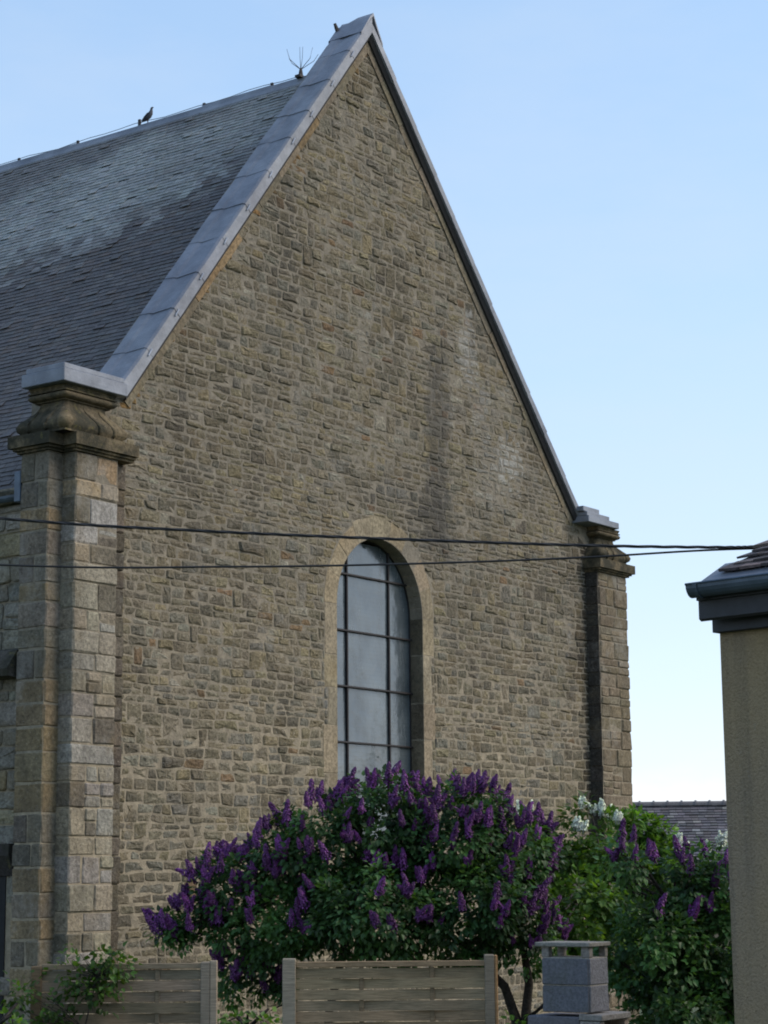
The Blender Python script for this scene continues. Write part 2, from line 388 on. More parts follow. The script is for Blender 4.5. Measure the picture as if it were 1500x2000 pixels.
# ------------------------------------------------------------------ church
ANG = 0.6208
P0 = Vector((-3.2849, 25.0, 0))
church = empty('church', P0, math.pi/2 - ANG)
tag(church, 'old rubble stone church with steep gable, arched window and slate roof', 'church')
E_ = Vector((math.sin(ANG), math.cos(ANG), 0)); N_ = Vector((math.cos(ANG), -math.sin(ANG), 0))
def Wd(u, v, z): return P0 + E_*u + N_*v + Vector((0, 0, z))
def cam_px(P):
    """pixel in the 1500x2000 frame, used only to rank pieces by how large they show"""
    d = P - Vector((0, 0, CAMH)); k = d.y*math.cos(PITCH) + d.z*math.sin(PITCH)
    return 750 + 3935*d.x/k, 1000 - 3935*(-d.y*math.sin(PITCH) + d.z*math.cos(PITCH))/k, k

UA, ZA = 5.27, 15.36          # apex of the stone gable under the coping
UL, UR, ZT = -0.10, 11.24, 8.60   # toes of the coping
SL = (ZA - ZT) / (UA - UL); SR = (ZA - ZT) / (UR - UA)
WIN_U0, WIN_U1, WIN_SP, WIN_SILL = 4.46, 6.62, 6.42, 3.1
WIN_C = (WIN_U0 + WIN_U1)/2; WIN_R = (WIN_U1 - WIN_U0)/2
GLASS_V = -0.24
WALL_BACK = -0.75
UWL, UWR = -0.30, 11.66       # wall meets the corner piers

def loc(u, v, z): return (u, -v, z)

def wall_outline():
    arch = [(WIN_C + WIN_R*math.cos(a), WIN_SP + WIN_R*math.sin(a)) for a in [math.pi*i/20 for i in range(21)]]
    hole = [(WIN_U0, WIN_SILL), (WIN_U1, WIN_SILL)] + arch
    outer = [(UWL-0.6, -0.2), (UWR+0.6, -0.2), (UWR+0.6, ZT - 0.1), (UR, ZT), (UA, ZA), (UL, ZT), (UWL-0.6, ZT-0.1)]
    return outer, hole

def make_gable():
    outer, hole = wall_outline()
    mb = MB()
    pts = outer + hole
    tris = tessellate_polygon([[Vector((p[0], p[1], 0)) for p in outer], [Vector((p[0], p[1], 0)) for p in hole]])
    V0 = 0.0045
    v = [loc(p[0], V0, p[1]) for p in pts] + [loc(p[0], WALL_BACK, p[1]) for p in pts]
    n = len(pts); no = len(outer); nh = len(hole)
    f = []
    for t in tris:
        a, b_, c = [Vector((pts[i][0], pts[i][1])) for i in t]
        ccw = (b_-a).x*(c-a).y - (b_-a).y*(c-a).x > 0
        t = tuple(t) if ccw else tuple(t)[::-1]
        f.append(t); f.append(tuple(i+n for i in t)[::-1])
    for i in range(no): f.append((i, i+n, (i+1) % no + n, (i+1) % no))
    for i in range(nh):
        a = no+i; b2 = no+(i+1) % nh; f.append((a, a+n, b2+n, b2))
    mb.add(v, f)
    return mb.build('gable_wall', M_mortar, church)
gable = make_gable()

# --- irregular coursed rubble, one polygon per stone
def clip(poly, a, b, c):
    """keep a*x+b*y<=c"""
    out = []
    for i in range(len(poly)):
        p, q = poly[i], poly[(i+1) % len(poly)]
        dp = a*p[0]+b*p[1]-c; dq = a*q[0]+b*q[1]-c
        if dp <= 0: out.append(p)
        if (dp < 0 < dq) or (dq < 0 < dp):
            t = dp/(dp-dq); out.append((p[0]+(q[0]-p[0])*t, p[1]+(q[1]-p[1])*t))
    return out
def area(poly): return 0.5*sum(poly[i][0]*poly[(i+1) % len(poly)][1]-poly[(i+1) % len(poly)][0]*poly[i][1] for i in range(len(poly)))
def chamfer(q, lo, hi):
    out = []; n = len(q)
    for i in range(n):
        p, a, b = Vector(q[i]), Vector(q[i-1]), Vector(q[(i+1) % n])
        la, lb = (a-p).length, (b-p).length
        c1 = min(U(lo, hi), la*0.4); c2 = min(U(lo, hi), lb*0.4)
        pa = p+(a-p)/max(la, 1e-6)*c1; pb = p+(b-p)/max(lb, 1e-6)*c2
        out += [(pa.x, pa.y), (pb.x, pb.y)]
        if lb > 0.26:
            mid = p+(b-p)*U(0.4, 0.6); nrm = Vector((-(b-p).y, (b-p).x)).normalized()
            mid += nrm*U(-0.008, 0.012); out.append((mid.x, mid.y))
    return out
def rubble(u0, u1, z0, z1, hr, wr, gap=(0.006, 0.014), tall=0.10, split=0.16, wav=0.02, ch=(0.012, 0.045)):
    zs = [z0]
    while zs[-1] < z1 + hr[1]*2:
        h = U(*hr)
        if rng.random() < 0.22: h *= 0.68
        zs.append(zs[-1]+h)
    def zl(k, u):
        k = min(k, len(zs)-1)
        return zs[k] + wav*noise.noise((u*1.1, k*3.7, 1.3))*1.4 + wav*0.7*noise.noise((u*4.1, k*5.1, 4.2))
    polys = []; blocked = []
    def put(xb0, xt0, xb1, xt1, k0, k1, f0=0.0, f1=1.0):
        def zz(u, f): return zl(k0, u)*(1-f)+zl(k1, u)*f
        g = U(*gap); g2 = U(*gap)
        q = [(xb0+g, zz(xb0, f0)+g2), (xb1-g, zz(xb1, f0)+g2), (xt1-g, zz(xt1, f1)-g2), (xt0+g, zz(xt0, f1)-g2)]
        q = [(a+U(-.006, .006), b+U(-.006, .006)) for a, b in q]
        polys.append(chamfer(q, *ch))
    for k in range(len(zs)-2):
        if zs[k] > z1: break
        h = zs[k+1]-zs[k]
        nxt = []; blocked.sort(); free = []; c = u0
        for a, b in blocked:
            if a-c > 0.05: free.append((c, a))
            c = max(c, b)
        if u1-c > 0.05: free.append((c, u1))
        for a, b in free:
            xs = [a]
            while b-xs[-1] > wr[0]*1.35:
                w = min(U(*wr)*(0.8+1.1*min(h/0.2, 1.5)*rng.random()), b-xs[-1])
                if b-xs[-1]-w < wr[0]*0.7: w = b-xs[-1]
                xs.append(xs[-1]+w)
                if xs[-1] >= b-1e-6: break
            if xs[-1] < b-1e-6: xs.append(b)
            tilt = [0.0]+[U(-0.02, 0.02) for _ in xs[1:-1]]+[0.0]
            for i in range(len(xs)-1):
                x0, x1 = xs[i], xs[i+1]
                if i not in (0, len(xs)-2) and rng.random() < tall and x1-x0 < 0.42 and k < len(zs)-4:
                    put(x0, x0, x1, x1, k, k+2); nxt.append((x0, x1)); continue
                ta, tb = x0+tilt[i], x1+tilt[i+1]; ba, bb = x0-tilt[i], x1-tilt[i+1]
                if h > 0.15 and rng.random() < split:
                    fm = U(0.35, 0.65); mid0, mid1 = x0, x1
                    put(ba, mid0, bb, mid1, k, k+1, 0, fm); put(mid0, ta, mid1, tb, k, k+1, fm, 1)
                else: put(ba, ta, bb, tb, k, k+1)
        blocked = nxt
    return polys
def stone_shape(poly, base, proud, to3):
    """hewn face: outline, arris, tilted uneven front; to3 maps (a,b,depth) to 3D"""
    n = len(poly); cx = sum(p[0] for p in poly)/n; cy = sum(p[1] for p in poly)/n
    sz = math.sqrt(abs(area(poly))+1e-6); v = []; f = []
    tk = min(1.0, sz/0.22); tx, ty = U(-0.06, 0.06)*tk, U(-0.11, 0.05)*tk; ins = min(0.02, 0.12*sz)
    def inset(p, d):
        dx, dy = cx-p[0], cy-p[1]; l = math.hypot(dx, dy)+1e-6; k = min(d/l, 0.9); return p[0]+dx*k, p[1]+dy*k
    for p in poly: v.append(to3(p[0], p[1], base))
    for p in poly: v.append(to3(p[0], p[1], proud*0.45))
    for p in poly:
        q = inset(p, ins); v.append(to3(q[0], q[1], proud+(q[0]-cx)*tx+(q[1]-cy)*ty+U(-0.006, 0.005)))
    rings = 3
    if sz > 0.17:
        for p in poly:
            q = (p[0]+(cx-p[0])*U(.4, .6), p[1]+(cy-p[1])*U(.4, .6))
            v.append(to3(q[0], q[1], proud+(q[0]-cx)*tx+(q[1]-cy)*ty+U(-0.006, 0.014)))
        rings = 4
    v.append(to3(cx, cy, proud+U(0, 0.012)))
    for r in range(rings-1):
        for i in range(n):
            j = (i+1) % n; f.append((r*n+i, r*n+j, (r+1)*n+j, (r+1)*n+i))
    for i in range(n): f.append(((rings-1)*n+i, (rings-1)*n+(i+1) % n, rings*n))
    return v, f
def rubble_tone(u=0, z=0):
    r = rng.random()
    if r < 0.52: c = (0.222, 0.184, 0.130)
    elif r < 0.68: c = (0.172, 0.146, 0.110)
    elif r < 0.82: c = (0.255, 0.208, 0.132)
    elif r < 0.95: c = (0.205, 0.182, 0.145)
    elif r < 0.965: c = (0.23, 0.15, 0.09)
    else: c = (0.29, 0.26, 0.205)
    return jt((c[0]*0.965, c[1], c[2]*0.975), 0.14, 0.03)

def place_pieces(items, name, mat, parent, limit, stuff_name, smooth=False):
    """items: (score, verts, faces, tone): the largest in view become parts, the rest one part"""
    items = sorted(items, key=lambda t: -t[0])
    rest = MB()
    for k, (s, v, f, t) in enumerate(items):
        if k < limit and s > 0:
            c = sum((Vector(p) for p in v), Vector())/len(v)
            mb = MB(); mb.add([Vector(p)-c for p in v], f, t)
            o = mb.build(name, mat, parent, smooth); o.location = c
        else: rest.add(v, f, t)
    if rest.v:
        o = rest.build(stuff_name, mat, parent, smooth); o['kind'] = 'stuff'

def gable_stones():
    polys = rubble(UWL, UWR, 0.1, ZA, (0.09, 0.168), (0.15, 0.31), gap=(0.006, 0.014), tall=0.06, split=0.12, wav=0.026, ch=(0.006, 0.024))
    OUT_R = WIN_R+0.30
    items = []
    for p in polys:
        p = clip(p, -SL, 1, ZT-SL*UL-0.02) if True else p
        p = clip(p, SR, 1, ZT+SR*UR-0.02)
        if len(p) < 3: continue
        cx = sum(q[0] for q in p)/len(p); cz = sum(q[1] for q in p)/len(p)
        # cut round the dressed window surround
        if cz > WIN_SP:
            d = Vector((cx-WIN_C, cz-WIN_SP))
            if d.length < OUT_R + 0.5 and d.length > 1e-3:
                d.normalize(); p = clip(p, -d.x, -d.y, -(d.x*WIN_C+d.y*WIN_SP+OUT_R+0.012))
        elif cz > WIN_SILL-0.3:
            if cx < WIN_C: p = clip(p, 1, 0, WIN_C-OUT_R-0.0)
            else: p = clip(p, -1, 0, -(WIN_C+OUT_R))
        if len(p) < 3 or area(p) < 0.0025: continue
        cx = sum(q[0] for q in p)/len(p); cz = sum(q[1] for q in p)/len(p)
        base_t = rubble_tone(cx, cz)
        # stones tucked under the left coping are ochre, kept clean by the overhang
        dl = (ZT+SL*(cx-UL)-cz)/math.sqrt(1+SL*SL)
        if dl < 0.17 and rng.random() < 0.4: base_t = jt((0.26, 0.165, 0.07), 0.14)
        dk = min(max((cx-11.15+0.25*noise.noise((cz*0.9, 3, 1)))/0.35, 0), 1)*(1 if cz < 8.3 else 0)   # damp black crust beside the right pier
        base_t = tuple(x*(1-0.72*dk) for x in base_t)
        if cz < 6.0: base_t = tuple(x*1.03 for x in base_t)
        proud = U(0.0045, 0.015) if rng.random() < 0.9 else U(0.014, 0.03)
        v, f = stone_shape(p, -0.04, proud, lambda a, b, d: loc(a, d, b))
        x, y, k = cam_px(Wd(cx, 0, cz)); sc_ = area(p)/(k*k)
        if y > 1560 and x > 380 or y > 1860 or y < 60 or (x > 630 and y > 1480): sc_ *= 0.05
        items.append((sc_, v, f, base_t))
    place_pieces(items, 'stone', M_rubble, gable, 300, 'small_rubble')
gable_stones()

# --- window
def make_window():
    win = empty('window', (0, 0, 0), 0, church)
    Ri, Ro = WIN_R, WIN_R+0.30
    tone = (0.262, 0.215, 0.145)
    # arch stones
    cuts = [0, 21, 41, 60, 79, 101, 120, 139, 159, 180]
    for a0, a1 in zip(cuts[:-1], cuts[1:]):
        mb = MB(); n = 5; v = []; f = []
        ro = Ro + (0.09 if a0 == 79 else 0.045 if a0 in (60, 101) else U(-0.01, 0.012))
        g = 0.18
        pr = U(0.004, 0.010)
        for i in range(n+1):
            a = math.radians(a0+g+(a1-a0-2*g)*i/n); c, s = math.cos(a), math.sin(a)
            for r, d in ((Ri, GLASS_V-0.06), (Ri, pr-0.012), (Ri+0.012, pr), (ro-0.01, pr), (ro, pr-0.012), (ro, -0.05)):
                v.append(loc(WIN_C+r*c, d, WIN_SP+r*s))
        for i in range(n):
            for k in range(5): f.append((i*6+k, i*6+k+1, (i+1)*6+k+1, (i+1)*6+k))
        f.append(tuple(range(6))); f.append(tuple(n*6+k for k in range(6))[::-1])
        mb.add(v, f, jt(tone, 0.09)); mb.build('arch_stone', M_dressed, win)
    # jamb stones
    for side in (-1, 1):
        z = WIN_SP
        wide = False
        while z > WIN_SILL+0.05:
            h = min(U(0.42, 0.85), z-WIN_SILL)
            w = (0.34 if wide else 0.215)+U(-0.02, 0.02)
            if not wide and z < WIN_SP: w = 0.215
            if z == WIN_SP: w = 0.29
            mb = MB(); pr = U(0.005, 0.014)
            a, b = (WIN_U0-w, WIN_U0) if side < 0 else (WIN_U1, WIN_U1+w)
            mb.box((a, -pr, z-h+0.003), (b, -(GLASS_V-0.06), z-0.003), jt(tone, 0.10), bev=0.007)
            mb.build('jamb_stone', M_dressed, win)
            # packing stones between a narrow jamb stone and the rubble
            if w < 0.29:
                zz = z
                while zz > z-h+0.02:
                    hh = min(U(0.12, 0.2), zz-(z-h))
                    q = [(WIN_U0-0.30, zz-hh+.008), (WIN_U0-w-.01, zz-hh+.008), (WIN_U0-w-.01, zz-.008), (WIN_U0-0.30, zz-.008)]
                    if side > 0: q = [(WIN_U1+w+.01, zz-hh+.008), (WIN_U1+0.30, zz-hh+.008), (WIN_U1+0.30, zz-.008), (WIN_U1+w+.01, zz-.008)]
                    if hh > 0.03:
                        v, f = stone_shape(chamfer(q, .01, .02), -.04, U(.004, .02), lambda a, b, d: loc(a, d, b))
                        m2 = MB(); m2.add(v, f, rubble_tone()); m2.build('packing_stone', M_rubble, win)
                    zz -= hh
            z -= h; wide = not wide if rng.random() < 0.8 else wide
    mb = MB(); mb.box((WIN_U0-0.2, -0.06, WIN_SILL-0.18), (WIN_U1+0.2, 0.3, WIN_SILL+0.0), tone, bev=0.01); mb.build('sill', M_dressed, win)
    # panes: three lights wide, split by iron saddle bars
    mull = [WIN_U0, 5.0, 6.05, WIN_U1]
    bars = [WIN_SILL, 3.68, 4.48, 5.285, 6.10, 6.93, WIN_SP+WIN_R+0.01]
    def halfw(z): return WIN_R if z <= WIN_SP else math.sqrt(max(WIN_R**2-(z-WIN_SP)**2, 0))
    for i in range(3):
        for j in range(6):
            a, b = mull[i], mull[i+1]; z0, z1 = bars[j], bars[j+1]
            poly = []
            for k in range(9):
                z = z0+(z1-z0)*k/8; hw = halfw(z); lo, hi = max(a, WIN_C-hw), min(b, WIN_C+hw)
                if hi-lo > 0.01: poly.append((lo, hi, z))
            if len(poly) < 2: continue
            tilt = U(-0.010, 0.010); ti2 = U(-0.012, 0.012)
            uc, zc = (a+b)/2, (z0+z1)/2
            def gv(u, z): return GLASS_V + (u-uc)*tilt + (z-zc)*ti2
            v = [loc(p[0], gv(p[0], p[2]), p[2]) for p in poly]+[loc(p[1], gv(p[1], p[2]), p[2]) for p in poly]
            n = len(poly); v += [(p[0], p[1]+0.008, p[2]) for p in v]
            f = []
            for k in range(n-1):
                f.append((k, n+k, n+k+1, k+1)); f.append((2*n+k, 2*n+k+1, 3*n+k+1, 3*n+k))
            mb = MB(); mb.add(v, f); mb.build('pane', M_glass, win)
    for x in mull[1:3]:
        mb = MB(); hw = math.sqrt(WIN_R**2-(x-WIN_C)**2)
        mb.box((x-0.017, -GLASS_V-0.035, WIN_SILL), (x+0.017, -GLASS_V+0.02, WIN_SP+hw+0.01), bev=0.005); mb.build('mullion', M_iron, win)
    for z in bars[1:6]:
        hw = halfw(z)
        mb = MB(); mb.box((WIN_C-hw-0.01, -GLASS_V-0.05, z-0.014), (WIN_C+hw+0.01, -GLASS_V+0.015, z+0.014), bev=0.004); mb.build('saddle_bar', M_iron, win)
    # frame angle round the edge and a dark back so nothing shows through
    mb = MB(); pts = [(WIN_U1-0.012, WIN_SILL)]+[(WIN_C+(WIN_R-.012)*math.cos(math.pi*i/24), WIN_SP+(WIN_R-.012)*math.sin(math.pi*i/24)) for i in range(25)]+[(WIN_U0+.012, WIN_SILL)]
    mb.tube([loc(p[0], GLASS_V+0.008, p[1]) for p in pts], 0.013, 5); mb.build('frame', M_iron, win)
    mb = MB(); mb.box((WIN_U0-0.05, -GLASS_V+0.1, WIN_SILL-0.1), (WIN_U1+0.05, -GLASS_V+0.12, WIN_SP+WIN_R+0.05)); mb.build('back_board', M_dark, win)
make_window()

# --- lead covered coping
def slope_frame(left):
    """origin at toe, along-slope dir, normal (in u,z)"""
    if left: a = Vector((UL, ZT)); b = Vector((UA, ZA))
    else: a = Vector((UR, ZT)); b = Vector((UA, ZA))
    d = (b-a); L = d.length; d.normalize(); n = Vector((-d.y, d.x)) if left else Vector((d.y, -d.x))
    if n.y < 0: n = -n
    return a, d, n, L
V_F, V_B = 0.13, -0.48
def make_coping(left):
    cp = empty('coping', (0, 0, 0), 0, church)
    a, d, n, L = slope_frame(left)
    # length along the slope so that the two sides mitre at the apex
    def P(s, t, v):
        q = a+d*s+n*t; return loc(q.x, v, q.y)
    other = slope_frame(not left)
    bis_u = UA
    def s_mitre(t):   # s at which u reaches the apex line
        return ((bis_u-(a.x+n.x*t))/d.x)
    # profile (v, t): drip, fascia, crown, slightly hollow top, back upstand, back
    prof = [(V_F-0.02, -0.005), (V_F, 0.0), (V_F+0.004, 0.145), (V_F-0.03, 0.165), (V_F-0.36, 0.150), (V_F-0.42, 0.165), (V_B+0.03, 0.17), (V_B, 0.15), (V_B, -0.30), (V_B+0.03, -0.30)]
    if not left: prof = [(v, t*0.62 if t > 0 else t) for v, t in prof]
    edges = [-0.02]
    step = L/11.0
    for i in range(1, 11): edges.append(step*i+U(-0.06, 0.06))
    edges.append(None)
    for i in range(len(edges)-1):
        s0 = edges[i]; s1 = edges[i+1]; mb = MB()
        rows = []; m = 5; lap = U(0.006, 0.013); ph = U(0, 50)
        for r in range(m+1):
            row = []
            for k, (v, t) in enumerate(prof):
                e = s_mitre(t) if s1 is None else s1+0.06
                s = s0+(e-s0)*r/m
                lift = lap*(1-r/m)       # lower edge laps over the sheet below
                wob = 0.016*noise.noise((v*4, ph, 7)) if r == 0 else 0
                bow = 0.012*noise.noise((s*2.1, v*3, 3+i))
                if k in (0, 1, 8, 9): row.append(P(s+wob, t, v+(lift*0.6 if k < 2 else 0)))
                else: row.append(P(s+wob, t+lift+bow, v+(lift*0.6 if k < 3 else 0)))
            rows.append(row)
        v = [p for r in rows for p in r]; K = len(prof)
        f = [(r*K+k, r*K+k+1, (r+1)*K+k+1, (r+1)*K+k) for r in range(m) for k in range(K-1)]
        f += [(r*K+K-1, r*K, (r+1)*K, (r+1)*K+K-1) for r in range(m)]
        f.append(tuple(range(K))); f.append(tuple(m*K+k for k in range(K))[::-1])
        if not left: f = [tuple(reversed(q)) for q in f]
        g = U(0.9, 1.1); mb.add(v, f, (g, g, g*U(0.98, 1.03))); mb.build('lead_sheet', M_lead, cp)
        if left and i > 0:   # fixing clip at the seam
            mb = MB(); p = Vector(P(s0, 0.085, V_F+0.016)); mb.tube([p+Vector((-0.03, 0, -0.05)), p+Vector((0.03, -0.006, 0.055))], 0.011, 5, (1.9, 1.9, 1.9)); mb.build('clip', M_lead, cp)
    # boarding and stone bed under the lead
    mb = MB()
    e0, e1 = 0.0, s_mitre(-0.06)
    v = [P(e0, -0.07, V_F-0.07), P(e0, -0.005, V_F-0.022), P(e0, -0.005, V_B+.05), P(e0, -0.07, V_B+.05), P(e1, -0.07, V_F-0.07), P(e1, -0.005, V_F-0.022), P(e1, -0.005, V_B+.05), P(e1, -0.07, V_B+.05)]
    mb.add(v, [(0,1,5,4),(1,2,6,5),(2,3,7,6),(3,0,4,7),(0,3,2,1),(4,5,6,7)]); mb.build('soffit_board', M_soffit, cp)
    mb = MB()
    nst = 12
    for i in range(nst):
        s0 = L*i/nst+.004; s1 = L*(i+1)/nst-.004
        w = U(0.10, 0.14); pv = 0.022+U(0, .01)
        c8 = [P(s0, -0.068, pv), P(s0, -0.068, -0.3), P(s0, -0.068-w, -0.3), P(s0, -0.068-w, pv), P(s1, -0.068, pv), P(s1, -0.068, -0.3), P(s1, -0.068-w, -0.3), P(s1, -0.068-w, pv)]
        m2 = MB(); m2.add(c8, [(0,1,2,3),(7,6,5,4),(0,4,5,1),(1,5,6,2),(2,6,7,3),(3,7,4,0)], jt((0.22, 0.155, 0.085) if left and rng.random() < 0.4 else (0.19, 0.16, 0.115), 0.18)); m2.build('verge_stone', M_dressed, cp)
    return cp
cop_l = make_coping(True)
make_coping(False)
def apex_cap():
    # small hipped lead cap dressed over the apex
    mb = MB(); z0 = ZA+0.155*math.sqrt(1+SL*SL)+0.02
    pts = []
    for v in (V_F+0.012, V_F-0.28, V_B-0.01):
        up = 0.03 if v > -0.4 else -0.04
        pts.append([loc(UA-0.30, v, z0-0.30*SL+0.012), loc(UA-0.06, v, z0-0.05*SL+0.02+up*0.5), loc(UA+0.02, v, z0+0.02+up), loc(UA+0.09, v, z0-0.09*SR+up*0.4), loc(UA+0.26, v, z0-0.26*SR-0.075)])
    v = [p for r in pts for p in r]+[(p[0], p[1], p[2]-0.05) for r in pts for p in r]
    f = []
    for r in range(2):
        for k in range(4): f.append((r*5+k, r*5+k+1, (r+1)*5+k+1, (r+1)*5+k)); f.append((15+r*5+k, 15+(r+1)*5+k, 15+(r+1)*5+k+1, 15+r*5+k+1))
    for k in range(4): f.append((k, 15+k, 16+k, k+1)); f.append((10+k, 11+k, 26+k, 25+k))
    mb.add(v, f, (1.05, 1.05, 1.08)); mb.build('apex_sheet', M_lead, cop_l)
    mb = MB(); b = Vector(loc(UA-0.10, V_B+0.03, z0-0.17)); mb.tube([b, b+Vector((-0.02, 0.02, 0.08)), b+Vector((-0.05, 0.03, 0.15))], [0.035, 0.035, 0.025], 6); mb.build('iron_peg', M_iron, cop_l)
apex_cap()

# --- corner piers of dressed stone
def pier_tone(z):
    c = (0.30, 0.258, 0.19) if rng.random() < 0.55 else (0.285, 0.26, 0.22)
    if z > 6.9 and rng.random() < 0.7: c = (0.33, 0.245, 0.15)
    elif 5.6 < z < 7.0 and rng.random() < 0.5: c = (0.315, 0.295, 0.255)
    if rng.random() < 0.12: c = (0.16, 0.14, 0.105)
    return jt(c, 0.12)
def block(parent, u0, u1, v0, v1, z0, z1, tone, bev=0.02, mat=None, name='stone'):
    """an ashlar block with worn arrises and uneven faces"""
    mb = MB(); g = 0.003
    mb.box((u0+g, -v1, z0+g), (u1-g, -v0, z1-g), tone, bev=min(bev, (z1-z0)*0.2, (u1-u0)*0.2))
    j = 0.009
    mb.v = [(x+U(-j, j), y+U(-j, j), z+U(-j, j)*0.6) for x, y, z in mb.v]
    return mb.build(name, mat or M_ashlar, parent)
PZ = 7.70
def make_piers():
    # left corner: a pilaster on the gable and a second one stepped back round the corner
    pl = empty('corner_pier', (0, 0, 0), 0, church)
    mb = MB()
    mb.box((-1.107, -0.236, 0), (-0.37, 0.3, PZ)); mb.box((-1.348, -0.016, -0.01), (-0.9, 0.42, PZ+.002))
    o = mb.build('mortar_core', M_mortar, pl)
    z = 0.15
    while z < PZ-0.02:
        h = min(U(0.20, 0.36), PZ-z)
        if PZ-(z+h) < 0.12: h = PZ-z
        r = rng.random(); f = U(0, 0.014)
        us = [-1.12, -0.36] if r < 0.14 else [-1.12, -1.12+U(0.26, 0.5), -0.36] if r < 0.7 else [-1.12, -1.12+U(0.2, 0.3), -1.12+U(0.42, 0.55), -0.36]
        block(pl, -0.362, -0.08, -0.2, 0.11+U(-0.01, 0.01), z, z+h, jt((0.12, 0.10, 0.075), 0.25))   # recessed strip against the gable, its shade put into the stone colour
        for i in range(len(us)-1):
            w = us[i+1]-us[i]
            if i > 0 and h > 0.24 and rng.random() < 0.45:
                hm = h*U(0.4, 0.6)
                block(pl, us[i], us[i+1], -0.2, 0.25+U(-0.012, 0.012), z, z+hm, pier_tone(z)); block(pl, us[i], us[i+1], -0.2, 0.25+U(-0.012, 0.012), z+hm, z+h, pier_tone(z))
            else: block(pl, us[i], us[i+1], -0.2, 0.25+U(-0.01, 0.012), z, z+h, pier_tone(z))
        z += h
    z = 0.1
    while z < PZ-0.02:
        h = min(U(0.22, 0.38), PZ-z)
        if PZ-(z+h) < 0.12: h = PZ-z
        s = U(0.12, 0.3)
        c = jt((0.25, 0.19, 0.11) if rng.random() < 0.4 else (0.22, 0.19, 0.145), 0.12)
        if rng.random() < 0.5:
            block(pl, -1.36, -1.0, -s, 0.03, z, z+h, c); block(pl, -1.36, -1.0, -0.45, -s, z, z+h, jt((0.15, 0.13, 0.10), 0.12))
        else: block(pl, -1.36, -1.0, -0.45, 0.03, z, z+h, c)
        z += h
    # right corner
    pr = empty('corner_pier', (0, 0, 0), 0, church)
    mb = MB(); mb.box((11.61, -0.236, 0), (12.606, 0.5, PZ)); mb.build('mortar_core', M_mortar, pr)
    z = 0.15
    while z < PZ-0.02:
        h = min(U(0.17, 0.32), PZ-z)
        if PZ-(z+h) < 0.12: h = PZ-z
        # return face stained black, its shade also put into the colour, front stones paler
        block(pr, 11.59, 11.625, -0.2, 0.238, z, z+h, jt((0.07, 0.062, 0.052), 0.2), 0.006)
        us = [11.625, 11.6+U(0.25, 0.65), 12.62] if rng.random() < 0.5 else [11.625, 11.6+U(0.2, 0.35), 11.6+U(0.5, 0.72), 12.62]
        for i in range(len(us)-1):
            hm = h*U(0.4, 0.6) if h > 0.22 and rng.random() < 0.4 else h
            block(pr, us[i], us[i+1], -0.45, 0.25+U(-0.012, 0.012), z, z+hm, jt((0.19, 0.155, 0.105), 0.16))
            if hm < h: block(pr, us[i], us[i+1], -0.45, 0.25+U(-0.012, 0.012), z+hm, z+h, jt((0.19, 0.155, 0.105), 0.16))
        z += h
make_piers()

# --- kneelers: carved consoles with a lead cap on top of each pier
def ring(u0, u1, v0, v1, off, z, bul=0.0, rnd=0.05, inner_u=None):
    """rounded rectangle ring; off grows the free sides; bul swells the corners"""
    a0, a1, b0, b1 = u0-off, u1+off, v0-off, v1+off
    pts = []
    for cu, cv, st in ((a1, b1, 0), (a0, b1, 90), (a0, b0, 180), (a1, b0, 270)):
        su = -1 if cu == a1 else 1; sv = -1 if cv == b1 else 1
        for k in range(5):
            an = math.radians(st+22.5*k)
            e = rnd
            pu = cu+su*e+math.cos(an)*e; pv = cv+sv*e+math.sin(an)*e
            pts.append((pu+math.cos(math.radians(st+45))*bul, pv+math.sin(math.radians(st+45))*bul))
        # side midpoint stays flat between two swollen corners
        nx = {0: (0.75*a1+0.25*a0, b1), 90: (a0, 0.75*b1+.25*b0), 180: (0.75*a0+.25*a1, b0), 270: (a1, .75*b0+.25*b1)}[st]
        n2 = {0: (0.25*a1+0.75*a0, b1), 90: (a0, 0.25*b1+.75*b0), 180: (0.25*a0+.75*a1, b0), 270: (a1, .25*b0+.75*b1)}[st]
        pts += [nx, n2]
    return [loc(p[0], p[1], z) for p in pts]
def loft(mb, rings, tone):
    n = len(rings[0]); v = [p for r in rings for p in r]
    f = [(r*n+k, r*n+(k+1) % n, (r+1)*n+(k+1) % n, (r+1)*n+k) for r in range(len(rings)-1) for k in range(n)]
    f.append(tuple(range(n))[::-1]); f.append(tuple((len(rings)-1)*n+k for k in range(n)))
    mb.add(v, f, tone)
